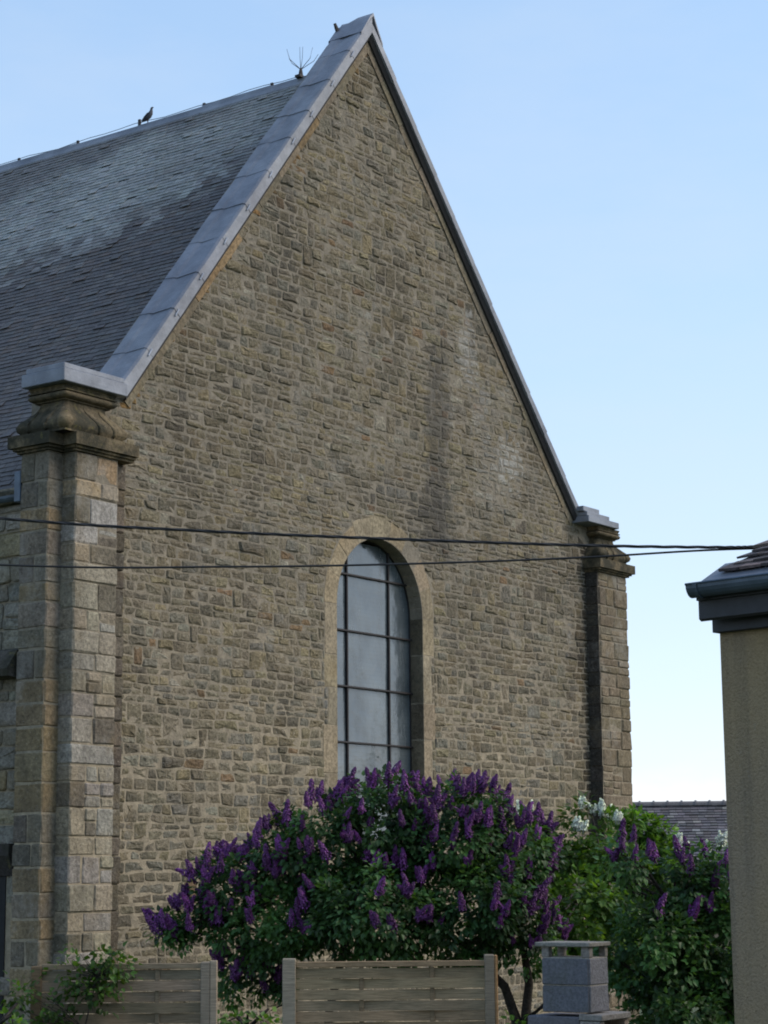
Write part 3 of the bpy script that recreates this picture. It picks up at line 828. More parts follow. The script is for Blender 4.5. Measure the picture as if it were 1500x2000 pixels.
def make_kneeler(left):
    kn = empty('kneeler', (0, 0, 0), 0, church)
    tone = (0.15, 0.118, 0.072); light = (0.22, 0.17, 0.105)
    if left: body = (-1.32, -0.40); X = lambda t: -1.32+t      # t: distance in from the free end
    else: body = (11.68, 12.44); X = lambda t: 12.44-t
    def slab(z0, z1, name, off, t):
        if left: c = [(-0.12, 0.25+off), (-1.12-off, 0.25+off), (-1.12-off, 0.03+off), (-1.36-off, 0.03+off), (-1.36-off, -0.45-off), (-0.12, -0.45-off)]
        else: c = [(12.62+off, 0.25+off), (11.6-off*0.8, 0.25+off), (11.6-off*0.8, -0.45), (12.62+off, -0.45)]
        n = len(c)
        v = [loc(p[0], p[1], z0) for p in c]+[loc(p[0], p[1], z1) for p in c]
        f = [(i, n+i, n+(i+1) % n, (i+1) % n) for i in range(n)]+[tuple(range(n)), tuple(range(n, 2*n))[::-1]]
        f = [tuple(reversed(q)) for q in f]
        mb = MB(); mb.add(v, f, t); return mb.build(name, M_carved, kn)
    slab(PZ, PZ+0.03, 'bed_moulding', 0.035, light); slab(PZ+0.03, PZ+0.06, 'bed_moulding', 0.07, light)
    slab(PZ+0.062, PZ+0.21, 'cornice_slab', 0.115, tone)
    a, b = body; v0, v1 = -0.40, 0.25; zb = PZ+0.21
    # bell-shaped body: offset, height, corner swell
    prof = [(0.06, 0.0, 0.0), (0.06, 0.03, 0.01), (0.085, 0.06, 0.03), (0.09, 0.11, 0.04), (0.065, 0.17, 0.035), (0.01, 0.23, 0.02), (-0.05, 0.30, 0.01), (-0.085, 0.37, 0.0), (-0.09, 0.45, 0.0)]
    mb = MB(); loft(mb, [ring(a, b, v0, v1, o, zb+z, bu, 0.08) for o, z, bu in prof], tone); mb.build('console_body', M_carved, kn, True)
    mb = MB(); rr = []
    for k in range(9):
        an = -math.pi/2+math.pi*k/8; rr.append(ring(a, b, v0, v1, -0.06+0.075*math.cos(an), zb+0.48+0.045*math.sin(an), 0.0, 0.06))
    loft(mb, rr, tone); mb.build('roll_moulding', M_carved, kn, True)
    mb = MB(); loft(mb, [ring(a, b, v0, v1, -0.03, zb+0.525, 0, 0.03), ring(a, b, v0, v1, 0.0, zb+0.60, 0, 0.03)], light); mb.build('neck', M_carved, kn)
    for zf, of, hf in ((0.0, 0.075, 0.022), (0.418, -0.06, 0.014), (0.526, 0.0, 0.016)):   # crisp fillets
        mb = MB(); loft(mb, [ring(a, b, v0, v1, of, zb+zf, 0, 0.02), ring(a, b, v0, v1, of, zb+zf+hf, 0, 0.02)], tone); mb.build('fillet', M_carved, kn)
    def strap(pts, k=1.0):
        m = MB(); m.tube(pts, [0.010*k, 0.02*k, 0.022*k, 0.024*k, 0.028*k, 0.032*k, 0.016*k], 6, tone); m.build('scroll', M_carved, kn, True)
    W_ = b-a
    for fr, dx in ((0.58, 0.10), (0.86, 0.10)):
        pts = []
        for o, z, bu in reversed(prof[1:8]):
            t = z/0.4; pts.append(loc(X(W_*fr-0.12+dx*(1-t)+0.03*math.sin(t*6)), v1+o-0.004, zb+z))
        strap(pts)
    for fr in (0.35, 0.8):
        pts = []
        for o, z, bu in reversed(prof[1:8]):
            t = z/0.4; pts.append(loc(X(0)+(-1 if left else 1)*(o-0.004), v1-0.65*fr+0.05*(t-.5), zb+z))
        strap(pts)
    # swelling leaf on the free front corner
    m = MB(); rr = []
    for (o, z, bu), rad in zip(prof, (0.05, 0.07, 0.088, 0.10, 0.098, 0.085, 0.068, 0.055, 0.05)):
        cu = X(0.05)+(-1 if left else 1)*(o+bu*0.3); cv = v1+o+bu*0.3-0.05
        rr.append([loc(cu+rad*math.cos(2*math.pi*k/12), cv+rad*math.sin(2*math.pi*k/12), zb+z) for k in range(12)])
    loft(m, rr, tone); m.build('corner_leaf', M_carved, kn, True)
    zc = zb+0.60
    if left: tiers = [(-1.43, -0.31, 0.33, -0.40, zc, zc+0.165), (-1.405, -0.34, 0.305, -0.35, zc+0.165, zc+0.235)]
    else: tiers = [(11.2, 12.26, 0.33, -0.46, zc, zc+0.11), (11.2, 11.98, 0.30, -0.42, zc+0.11, zc+0.185), (11.15, 11.7, 0.26, -0.38, zc+0.185, zc+0.275)]
    for x0, x1, vf, vb, z0, z1 in tiers:
        m = MB(); m.box((x0, -vf, z0+0.002), (x1, -vb, z1), (1.0, 1.02, 1.05), bev=0.008); m.build('lead_cap', M_lead, kn)
    return kn
make_kneeler(True); make_kneeler(False)

# --- roof
ZR = 14.91; UE = -1.12; SLR = 1.235
RIDGE_END = -17.0
def make_roof():
    rf = empty('roof', (0, 0, 0), 0, church)
    ze = ZR-SLR*(UA-UE)
    # under-roof solid
    prof = [(UE+0.1, ze-0.05), (UA, ZR-0.06), (12.4, ZR-0.06-SLR*(12.4-UA)), (12.4, 5.5), (UE+0.1, 5.5)]
    mb = MB(); mb.prism(prof, (1, 0, 0), (0, 0, 1), (0, 1, 0), 0.44, -RIDGE_END-0.1); mb.build('roof_deck', M_soffit, rf)
    d = Vector((UA-UE, ZR-ze)); L = d.length; d.normalize(); n = Vector((-d.y, d.x))
    gauge = 0.098; items = []
    rows = int(L/gauge)
    for r in range(rows):
        s0 = r*gauge-0.05; off = (0.1 if r % 2 else 0.0)+U(-0.01, 0.01)
        v = -0.38+off; row_t = U(-0.003, 0.003)
        while v > RIDGE_END:
            w = U(0.17, 0.235)
            if rng.random() < 0.003: v -= w; continue
            s = s0+U(-0.007, 0.007)+row_t; th = U(0.008, 0.014); lift = U(0.0, 0.007)
            if rng.random() < 0.03: lift += 0.012
            length = gauge*1.9
            va, vb = v-0.003, v-w+0.003
            t0, t1 = 0.017+lift, 0.0
            sk = U(-0.006, 0.006)
            def P(ss, t, vv):
                q = Vector((UE, ze))+d*ss+n*t; return loc(q.x, vv, q.y)
            pv = [P(s+sk, t0, va), P(s-sk, t0, vb), P(s+length, t1+.004, vb), P(s+length, t1+.004, va), P(s+sk, t0-th, va), P(s-sk, t0-th, vb)]
            ft = [(0, 3, 2, 1), (0, 1, 5, 4), (0, 4, 3), (1, 2, 5)]
            # lichen: a ragged pale drift across the middle of the slope, dark clean slates below and along the ridge
            vm = (va+vb)/2; f = s/L
            wob = 0.10*noise.noise((vm*0.35, f*3, 2.0))+0.09*noise.noise((vm*1.3, f*9, 5.0))
            lo = 0.60+0.19*min(max((vm+3.3)/2.3, 0), 1)**0.9+wob*0.45
            hi = min(0.83+0.034*(vm+6.8), 0.99)+wob*0.6
            k1 = min(max((f-lo+0.03+0.10*noise.noise((vm*2.6, f*22, 8.0))+0.05*noise.noise((vm*6, f*50, 1.0))+U(-0.03, 0.03))/0.11, 0), 1); k2 = 1-0.72*min(max((f-hi)/0.05, 0), 1)
            near = min(max((-vm-0.6)/2.6, 0.3), 1)
            k = k1*k2*(0.5+0.5*near)*(0.88+0.5*noise.noise((vm*0.8, f*14, 9.0)))+0.12*max(0, noise.noise((vm*1.1, f*6, 3.0)))
            k = min(max(k+U(-0.10, 0.10), 0), 1)
            base = (0.066, 0.057, 0.054) if rng.random() < 0.8 else (0.08, 0.062, 0.052)
            pale = (0.235, 0.243, 0.232)
            tn = jt(tuple(base[i]*(1-k)+pale[i]*k for i in range(3)), 0.13, 0.04)
            x, y, kk = cam_px(Wd(UE+d.x*s, vm, ze+d.y*s))
            score = w/(kk*kk) if (x > 2 and y < 1000 and not (x > 40 and y > 690)) else 0
            items.append((score, pv, ft, tn)); v -= w
    place_pieces(items, 'slate', M_slate, rf, 300, 'far_slates')
    # right slope, unseen from here: plain slated courses
    mb = MB(); dr = Vector((12.5-UA, -SLR*(12.5-UA))); Lr = dr.length; dr.normalize(); nr = Vector((-dr.y, dr.x))
    for r in range(48):
        s0 = r*Lr/48; a = Vector((UA, ZR))+dr*s0+nr*0.0; b = Vector((UA, ZR))+dr*(s0+Lr/48+0.02)+nr*0.02
        mb.add([loc(a.x, -0.8, a.y), loc(b.x, -0.8, b.y), loc(b.x, RIDGE_END, b.y), loc(a.x, RIDGE_END, a.y)], [(0, 1, 2, 3)], (0.06, 0.055, 0.06))
    o = mb.build('slate_courses', M_slate, rf); o['kind'] = 'stuff'
    # ridge lead in lengths, with clips and an earthing wire
    v = -0.42; k = 0
    while v > RIDGE_END:
        l = 1.42; sag = 0.012*math.sin(k*1.7)
        mb = MB(); w = 0.11
        pts = [(-w, -w*SLR+0.045), (-w*0.5, -w*0.5*SLR+0.055), (-0.03, 0.05+sag), (0.03, 0.05+sag), (w*0.5, -w*0.5*SLR+.055), (w, -w*SLR+.045), (w, -w*SLR+.01), (0, -0.02), (-w, -w*SLR+.01)]
        mb.prism(pts, (1, 0, 0), (0, 0, 1), (0, 1, 0), -v, -(v-l-0.02), (1.05, 1.05, 1.05), (UA, 0, ZR+0.002*(k % 2)))
        mb.build('ridge_lead', M_lead, rf)
        mb = MB(); mb.box((UA-0.02, -v-0.02, ZR+0.04), (UA+0.02, -v+0.03, ZR+0.04+(0.12 if k == 3 else 0.07)), bev=0.006); mb.build('ridge_clip', M_iron, rf)
        v -= l; k += 1
    mb = MB(); pts = []; v = -1.3
    while v > RIDGE_END: pts.append(loc(UA-0.01+0.02*math.sin(v*2), v, ZR+0.085+0.02*math.sin(v*2.1)+0.012*math.sin(v*5))); v -= 0.35
    mb.tube(pts, 0.006, 4); mb.build('earthing_wire', M_cable, rf)
    # eave gutter and stone eaves course on the side wall
    mb = MB(); gp = [(0.075*math.cos(math.pi*(1+i/8)), 0.075*math.sin(math.pi*(1+i/8))) for i in range(9)]
    gp2 = [(0.066*math.cos(math.pi*(1+i/8)), 0.066*math.sin(math.pi*(1+i/8))) for i in range(8, -1, -1)]
    mb.prism(gp+gp2, (1, 0, 0), (0, 0, 1), (0, 1, 0), 0.50, -RIDGE_END, (1, 1, 1), (UE-0.16, 0, ze+0.20)); mb.build('gutter', M_zinc, rf)
    mb = MB(); mb.box((UE-0.24, 0.455, ze+0.1), (UE-0.06, 0.56, ze+0.48), bev=0.01); mb.build('gutter_stop', M_zinc, rf)
make_roof()

# --- nave side wall round the left corner
def make_side_wall():
    sw = MB(); US = -1.20
    sw.box((US+0.012, 0.44, -0.1), (-0.4, -RIDGE_END, 7.35))
    w = sw.build('side_wall', M_mortar, church)
    polys = rubble(-2.6, -0.44, 0.1, 7.05, (0.2, 0.34), (0.24, 0.5), gap=(0.006, 0.012), tall=0.05, split=0.2)
    items = []
    for p in polys:
        # opening low down at the picture's edge
        p = clip(p, 0, 1, 7.12)
        if len(p) < 3 or area(p) < 0.004: continue
        cx = sum(q[0] for q in p)/len(p); cz = sum(q[1] for q in p)/len(p)
        if cx < -0.62 and cz < 2.62: 
            p = clip(p, 1, 0, -1.5)
            if len(p) < 3 or area(p) < 0.004: continue
        # polygon x is v here; mirrored so that faces point outwards
        v, f = stone_shape(p, -0.03, U(0.004, 0.02), lambda a, b, d: (US-d, -a, b))
        f = [tuple(reversed(q)) for q in f]
        x, y, k = cam_px(Wd(US, cx, cz))
        items.append((area(p)/(k*k) if x > -60 else 0, v, f, jt((0.22, 0.205, 0.165) if rng.random() < .75 else (0.27, 0.225, 0.14), 0.15)))
    place_pieces(items, 'stone', M_ashlar, w, 300, 'hidden_rubble')
    mb = MB(); mb.box((US-0.10, 0.46, 7.13), (US+0.3, -RIDGE_END, 7.30), (0.16, 0.14, 0.10), bev=0.02); mb.build('eaves_course', M_carved, w)
    # weathered drip stone and the head of a dark opening
    mb = MB(); prof = [(-0.02, 5.36), (0.10, 5.30), (0.26, 5.08), (0.24, 4.99), (-0.02, 4.97)]
    mb.prism(prof, (-1, 0, 0), (0, 0, 1), (0, 1, 0), 0.50, 1.9, (0.10, 0.09, 0.075), (US, 0, 0)); mb.build('drip_stone', M_carved, w)  # dark stain, with the shade under the stone put into its colour
    mb = MB(); prof = [(-0.02, 3.00), (0.12, 3.0), (0.12, 2.86), (0.02, 2.62), (-0.02, 2.62)]
    mb.prism(prof, (-1, 0, 0), (0, 0, 1), (0, 1, 0), 0.54, 1.5, (0.045, 0.04, 0.04), (US, 0, 0)); mb.build('lintel', M_carved, w)
    mb = MB(); mb.box((US-0.004, 0.70, 0.0), (US+0.1, 1.45, 2.62), (0.6, 0.6, 0.7)); mb.build('void_panel', M_dark, w)  # flat near-black panel painted for the unlit depth of the opening
make_side_wall()

# ------------------------------------------------------------------ things on the ridge
def make_pigeon():
    root = empty('pigeon', Wd(UA, -4.5, ZR+0.045), math.radians(25) - ANG)
    root.scale = (0.82, 0.82, 0.82)
    tag(root, 'grey pigeon perched upright on the church roof ridge', 'bird')
    # body as one continuous lofted surface from tail tip to beak; local +x is forwards
    sec = [(-0.165, 0.030, 0.012, 0.006), (-0.12, 0.045, 0.020, 0.010), (-0.075, 0.075, 0.036, 0.030), (-0.03, 0.115, 0.052, 0.055), (0.02, 0.165, 0.056, 0.062),
           (0.055, 0.215, 0.048, 0.050), (0.07, 0.262, 0.030, 0.034), (0.073, 0.295, 0.023, 0.026), (0.08, 0.325, 0.024, 0.024), (0.098, 0.338, 0.018, 0.016), (0.122, 0.332, 0.005, 0.005)]
    mb = MB(); v = []; n = 10
    for i, (x, z, ry, rz) in enumerate(sec):
        nx = sec[min(i+1, len(sec)-1)]; pv = sec[max(i-1, 0)]
        d = Vector((nx[0]-pv[0], 0, nx[1]-pv[1])).normalized(); up = Vector((-d.z, 0, d.x))
        for k in range(n):
            a = 2*math.pi*k/n; v.append(Vector((x, 0, z))+Vector((0, 1, 0))*ry*math.cos(a)+up*rz*math.sin(a))
    f = [(r*n+k, r*n+(k+1) % n, (r+1)*n+(k+1) % n, (r+1)*n+k) for r in range(len(sec)-1) for k in range(n)]
    f += [tuple(range(n))[::-1], tuple((len(sec)-1)*n+k for k in range(n))]
    mb.add(v, f, (1, 1, 1)); mb.build('body', M_bird, root, True)
    for s in (-1, 1):
        mb = MB(); wv = []
        prof = [(0.045, 0.22), (0.0, 0.20), (-0.06, 0.13), (-0.125, 0.06), (-0.09, 0.055), (-0.02, 0.09), (0.03, 0.14), (0.055, 0.19)]
        for dy in (0.038, 0.06): wv += [(p[0], s*(dy+(0.012 if 0 < i < 6 else 0)-(0.035 if i in (3, 4) else 0)), p[1]) for i, p in enumerate(prof)]
        n = len(prof); f = [(i, (i+1) % n, n+(i+1) % n, n+i) for i in range(n)]+[tuple(range(n)), tuple(range(n, 2*n))[::-1]]
        mb.add(wv, f, (0.7, 0.7, 0.75)); mb.build('wing', M_bird, root)
        mb = MB(); mb.tube([(-0.005, s*0.022, 0.09), (0.002, s*0.022, 0.04), (0.0, s*0.022, 0.004)], 0.006, 5, (2, 0.8, 0.7)); mb.tube([(-0.015, s*.022, 0.005), (0.035, s*.022, 0.005)], 0.006, 5, (2, 0.8, 0.7)); mb.build('leg', M_bird, root)
make_pigeon()
def make_spikes():
    root = empty('lightning_conductor', Wd(UA-0.02, -1.25, ZR+0.03), math.pi/2-ANG)
    tag(root, 'thin upright fan of bare metal prongs on the ridge beside the coping', 'lightning rod')
    mb = MB(); mb.tube([(0, 0, 0), (0, 0, 0.12), (0.005, 0, 0.17)], [0.05, 0.03, 0.02], 6); mb.box((-0.09, -0.05, 0), (0.09, 0.05, 0.04)); mb.build('base', M_iron, root)
    for dx, dy, up in ((-0.16, 0.17, 0.30), (-0.13, 0.13, 0.17), (0.0, 0.02, 0.35), (0.04, -0.01, 0.36), (0.10, -0.17, 0.33), (0.14, -0.24, 0.24)):
        mb = MB(); b = Vector((0, 0, 0.15)); m = b+Vector((dx*0.75, dy*0.75, up*0.55)); t = b+Vector((dx, dy, up)) if up < .3 else b+Vector((dx*0.95, dy*0.95, up+0.03))
        mb.tube([b, m, t], [0.006, 0.0045, 0.0035], 4); mb.build('prong', M_iron, root)
make_spikes()

# ------------------------------------------------------------------ house at the right edge
def make_house():
    HX = Vector((2.33, 14.0, 0)); root = empty('house', HX, math.radians(-45))
    tag(root, 'roughcast house corner with dark eaves and old tiled roof at the picture edge', 'house')
    mb = MB(); n = 1
    mb.box((0, 0, -0.05), (3.6, 5.0, 4.30), bev=0.012); mb.build('wall', M_render, root)
    # boxed eaves: frieze board, raking board end, fascia, gutter
    mb = MB(); mb.box((-0.005, -0.07, 4.235), (3.6, 0.2, 4.355), bev=0.004); mb.build('frieze_board', M_blackwood, root)
    mb = MB(); mb.box((0.0, -0.20, 4.356), (3.6, 0.2, 4.375)); mb.build('soffit', M_blackwood, root)
    mb = MB(); prof = [(-0.205, 4.47), (-0.205, 4.32), (-0.18, 4.305), (-0.155, 4.33), (-0.155, 4.354), (-0.155, 4.47)]
    mb.prism(prof, (0, 1, 0), (0, 0, 1), (1, 0, 0), -0.015, 3.6); mb.build('fascia_board', M_blackwood, root)
    mb = MB(); mb.box((-0.01, -0.235, 4.445), (3.6, -0.206, 4.475)); mb.build('fillet', M_blackwood, root)
    r = 0.07; zc = 4.545; yc = -0.285
    mb = MB(); o = [(yc+r*math.cos(math.pi*(1+i/10)), zc+1.25*r*math.sin(math.pi*(1+i/10))) for i in range(11)]
    i_ = [(yc+(r-.006)*math.cos(math.pi*(1+i/10)), zc+1.25*(r-.006)*math.sin(math.pi*(1+i/10))) for i in range(10, -1, -1)]
    mb.prism(o+i_, (0, 1, 0), (0, 0, 1), (1, 0, 0), -0.005, 3.6)
    gut = mb.build('gutter', M_zinc, root)
    mb = MB(); mb.prism(o, (0, 1, 0), (0, 0, 1), (1, 0, 0), -0.011, -0.005); mb.build('gutter_end', M_zinc, root)
    mb = MB(); mb.tube([(-0.011, yc-r, zc+0.003), (3.6, yc-r, zc+0.003)], 0.009, 6); mb.build('gutter_bead', M_zinc, root)
    mb = MB(); o2 = [(yc+(r+.008)*math.cos(math.pi*(1+i/10)), zc+1.25*(r+.008)*math.sin(math.pi*(1+i/10))) for i in range(11)]
    mb.prism(o2, (0, 1, 0), (0, 0, 1), (1, 0, 0), 0.05, 0.085); mb.build('gutter_strap', M_zinc, root)
    # roof deck and tiles
    pit = math.radians(25); y0, z0 = -0.25, 4.555; dy, dz = math.cos(pit), math.sin(pit)
    rf = empty('roof', (0, 0, 0), 0, root)
    mb = MB(); mb.prism([(y0+0.06, z0-0.0), (y0+0.06, z0-0.05), (y0+0.06+3.4*dy, z0-0.05+3.4*dz), (y0+0.06+3.4*dy, z0+3.4*dz)], (0, 1, 0), (0, 0, 1), (1, 0, 0), 0.12, 3.6); mb.build('roof_deck', M_blackwood, rf)
    mb = MB(); mb.prism([(y0-0.0, z0+0.0), (y0+0.35*dy, z0+0.02+0.35*dz), (y0+0.35*dy, z0+0.03+.35*dz), (y0, z0+0.012)], (0, 1, 0), (0, 0, 1), (1, 0, 0), 0.03, 3.6); mb.build('eaves_lead', M_lead, rf)
    g = 0.125
    rest = MB()
    for r in range(26):
        s = 0.11+r*g; x = 0.13+(0.05 if r % 2 else 0)+U(-0.02, 0.02)
        x -= 0.0
        while x < 3.5:
            w = U(0.155, 0.178); th = U(0.014, 0.024); lf = U(0.018, 0.04); s1 = s+U(-0.015, 0.015); sk = U(-0.012, 0.012)
            def P(ss, t, xx): return (xx, y0+ss*dy-t*dz, z0+ss*dz+t*dy)
            ll = 0.26; t0 = 0.03+lf
            v = [P(s1+sk, t0, x), P(s1-sk, t0+U(-.006, .006), x+w), P(s1+ll, 0.028, x+w), P(s1+ll, 0.028, x), P(s1+sk, t0-th, x), P(s1-sk, t0-th, x+w), P(s1+ll, 0.014, x+w), P(s1+ll, 0.014, x)]
            f = [(0,1,2,3),(7,6,5,4),(0,4,5,1),(1,5,6,2),(2,6,7,3),(3,7,4,0)]
            t = jt((1.0, 1.0, 1.05) if rng.random() < .7 else (1.5, 1.4, 1.35), 0.25, 0.06)
            if x < 0.9 and r < 14:
                m = MB(); c = Vector(v[0]); m.add([Vector(p)-c for p in v], f, t); o = m.build('roof_tile', M_clay, rf); o.location = c
            else: rest.add(v, f, t)
            x += w+0.006
    o = rest.build('far_tiles', M_clay, rf); o['kind'] = 'stuff'
make_house()

# ------------------------------------------------------------------ low house far behind
def make_far_house():
    root = empty('far_house', (8.0, 70, 0), math.radians(-6))
    tag(root, 'distant low house with long speckled grey roof between church and near house', 'house')
    mb = MB(); mb.box((-6, 0, -0.1), (12, 7, 2.2)); mb.build('wall', M_render, root)
    rf = empty('roof', (0, 0, 0), 0, root)
    mb = MB(); mb.prism([(-0.5, 1.95), (3.6, 4.95), (7.6, 1.95)], (0, 1, 0), (0, 0, 1), (1, 0, 0), -6.3, 12.3); mb.build('roof_deck', M_soffit, rf)
    d = Vector((4.1, 3.0)); L = d.length; d.normalize(); n = Vector((-d.y, d.x)); mb = MB()
    for r in range(30):
        s = r*L/30
        x = -6.3+(0.2 if r % 2 else 0)
        while x < 12.2:
            w = U(0.22, 0.3); q0 = Vector((-0.5, 1.97))+d*s+n*(0.04+U(0, .02)); q1 = Vector((-0.5, 1.97))+d*(s+L/30+0.05)+n*0.01
            q2 = q0-n*0.03
            t = jt((0.10, 0.09, 0.092), 0.35, 0.08) if rng.random() < 0.93 else jt((0.19, 0.18, 0.17), 0.25)
            mb.add([(x, q0.x, q0.y), (x+w, q0.x, q0.y), (x+w, q1.x, q1.y), (x, q1.x, q1.y), (x, q2.x, q2.y), (x+w, q2.x, q2.y)], [(0, 1, 2, 3), (4, 5, 1, 0)], t); x += w+0.01
    o = mb.build('slates', M_slate, rf); o['kind'] = 'stuff'
    x = -6.2
    while x < 12.2:
        mb = MB(); w = 0.50; pts = [(0.16*math.cos(math.pi*i/6), 0.15*math.sin(math.pi*i/6)) for i in range(7)]
        mb.prism(pts, (0, 1, 0), (0, 0, 1), (1, 0, 0), 0, w-0.02, (0.13, 0.115, 0.11)); mb.prism([(p[0]*1.2, p[1]*1.25) for p in pts], (0, 1, 0), (0, 0, 1), (1, 0, 0), w-0.07, w, (0.12, 0.11, 0.11))
        o = mb.build('ridge_tile', M_slate, rf); o.location = (x, 3.6, 4.95); x += w
make_far_house()

# ------------------------------------------------------------------ overhead cables
def make_cable(pts, r, label, twist=0.0):
    """smooth hanging cable through the given points"""
    P = []
    for i in range(len(pts)-1):
        p0, p1, p2, p3 = (Vector(pts[max(i-1, 0)]), Vector(pts[i]), Vector(pts[i+1]), Vector(pts[min(i+2, len(pts)-1)]))
        for k in range(14):
            t = k/14.0
            P.append(0.5*((2*p1)+(-p0+p2)*t+(2*p0-5*p1+4*p2-p3)*t*t+(-p0+3*p1-3*p2+p3)*t**3))
    P.append(Vector(pts[-1]))
    # finer steps for the lay of the strands
    Q = []
    for a, b in zip(P[:-1], P[1:]):
        m = max(2, int((b-a).length/0.03))
        for k in range(m): Q.append(a.lerp(b, k/m))
    Q.append(P[-1])
    mb = MB()
    if twist > 0:
        for ph in (0.0, 2*math.pi/3, 4*math.pi/3):
            mb.tube([q+Vector((0, math.cos(i*0.42+ph), math.sin(i*0.42+ph)))*r*0.55 for i, q in enumerate(Q)], r*0.58, 5)
    else: mb.tube(P, r, 6)
    o = mb.build('overhead_cable', M_cable, None, True); tag(o, label, 'cable', 'overhead cables crossing in front of the gable')
    return o
make_cable([(-12.0, 14.0, 6.0), (-7.0, 14.6, 5.6), (-2.90, 15.0, 5.275), (-1.45, 15.0, 5.17), (-0.04, 15.0, 5.095), (1.46, 15.0, 5.03), (2.51, 15.0, 5.005), (2.95, 15.0, 5.01), (4.4, 15.0, 5.04)], 0.0115, 'thick twisted upper cable crossing in front of the church', 1.0)
make_cable([(-12.0, 14.0, 5.5), (-7.0, 14.6, 5.1), (-2.90, 15.03, 4.925), (-1.16, 15.03, 4.895), (0.2, 15.03, 4.905), (1.46, 15.03, 4.94), (2.35, 15.03, 4.985), (2.95, 15.02, 5.0), (4.4, 15.03, 5.03)], 0.0085, 'thin lower cable sagging across the arched window')

# ------------------------------------------------------------------ woven fence panels
def make_fence(loc0, rz, W, label, posts, tone, flush=False):
    root = empty('fence_panel', loc0, rz); tag(root, label, 'fence', 'woven garden fence panels')
    H = 1.86
    for x, pw, pt, hh in posts:
        mb = MB(); mb.box((x, -0.045, -0.02), (x+pw, 0.045, hh), pt, bev=0.006); o = mb.build('post', M_wood, root)
    x0, x1 = posts[0][0]+posts[0][1], posts[-1][0]
    mb = MB(); mb.box((x0+.002, -0.028, H-0.052), (x1-.002, 0.02, H-0.004), jt(tone, 0.05), bev=0.004); mb.build('top_rail', M_wood, root)
    b1, b2 = x0+(x1-x0)*0.33, x0+(x1-x0)*0.685
    for b in (b1, b2):
        mb = MB(); mb.box((b-0.02, -0.008, 0.04), (b+0.02, 0.008, H-0.055), tuple(c*0.85 for c in tone), bev=0.003); mb.build('batten', M_wood, root)
    z = H-0.058; k = 0
    while z > 0.1:
        h = 0.092; s = 1 if k % 2 else -1
        mb = MB(); nx = 30; v = []; f = []
        lean = U(-0.003, 0.003)
        for i in range(nx+1):
            x = x0+(x1-x0)*i/nx
            # weave: passes behind one batten and before the next
            w1 = math.exp(-((x-b1)/0.22)**2); w2 = math.exp(-((x-b2)/0.22)**2)
            y = s*0.016*w1 - s*0.016*w2+0.002*noise.noise((x*3, k, 0))
            dz = lean*(x-x0)+0.003*noise.noise((x*2, k*3.1, 5))
            for yy, zz in ((-0.008, z-h+0.004), (-0.006, z-0.003), (0.006, z-0.003), (0.004, z-h+0.004)): v.append((x, y+yy, zz+dz))
        for i in range(nx):
            for q in range(4): f.append((i*4+q, (i+1)*4+q, (i+1)*4+(q+1) % 4, i*4+(q+1) % 4))
        f += [(0, 1, 2, 3), (nx*4+3, nx*4+2, nx*4+1, nx*4)]
        mb.add(v, f, jt(tone, 0.2, 0.06)); mb.build('slat', M_wood, root); z -= h; k += 1
FT = (0.28, 0.205, 0.125)
make_fence((-0.92, 18.0, 0), 0.0, 1.87, 'weathered woven fence panel in front of the purple lilac',
           [(0.0, 0.115, (0.30, 0.255, 0.19), 1.885), (1.76, 0.085, (0.25, 0.21, 0.155), 1.905), (1.847, 0.025, (0.36, 0.21, 0.10), 1.90)], FT)
make_fence((-3.10, 17.95, 0), 0.02, 1.62, 'grey woven fence panel half covered by a climbing plant',
           [(0.0, 0.09, (0.16, 0.11, 0.065), 1.84), (1.47, 0.08, (0.25, 0.21, 0.16), 1.865), (1.552, 0.06, (0.32, 0.26, 0.19), 1.875)], (0.235, 0.185, 0.125))

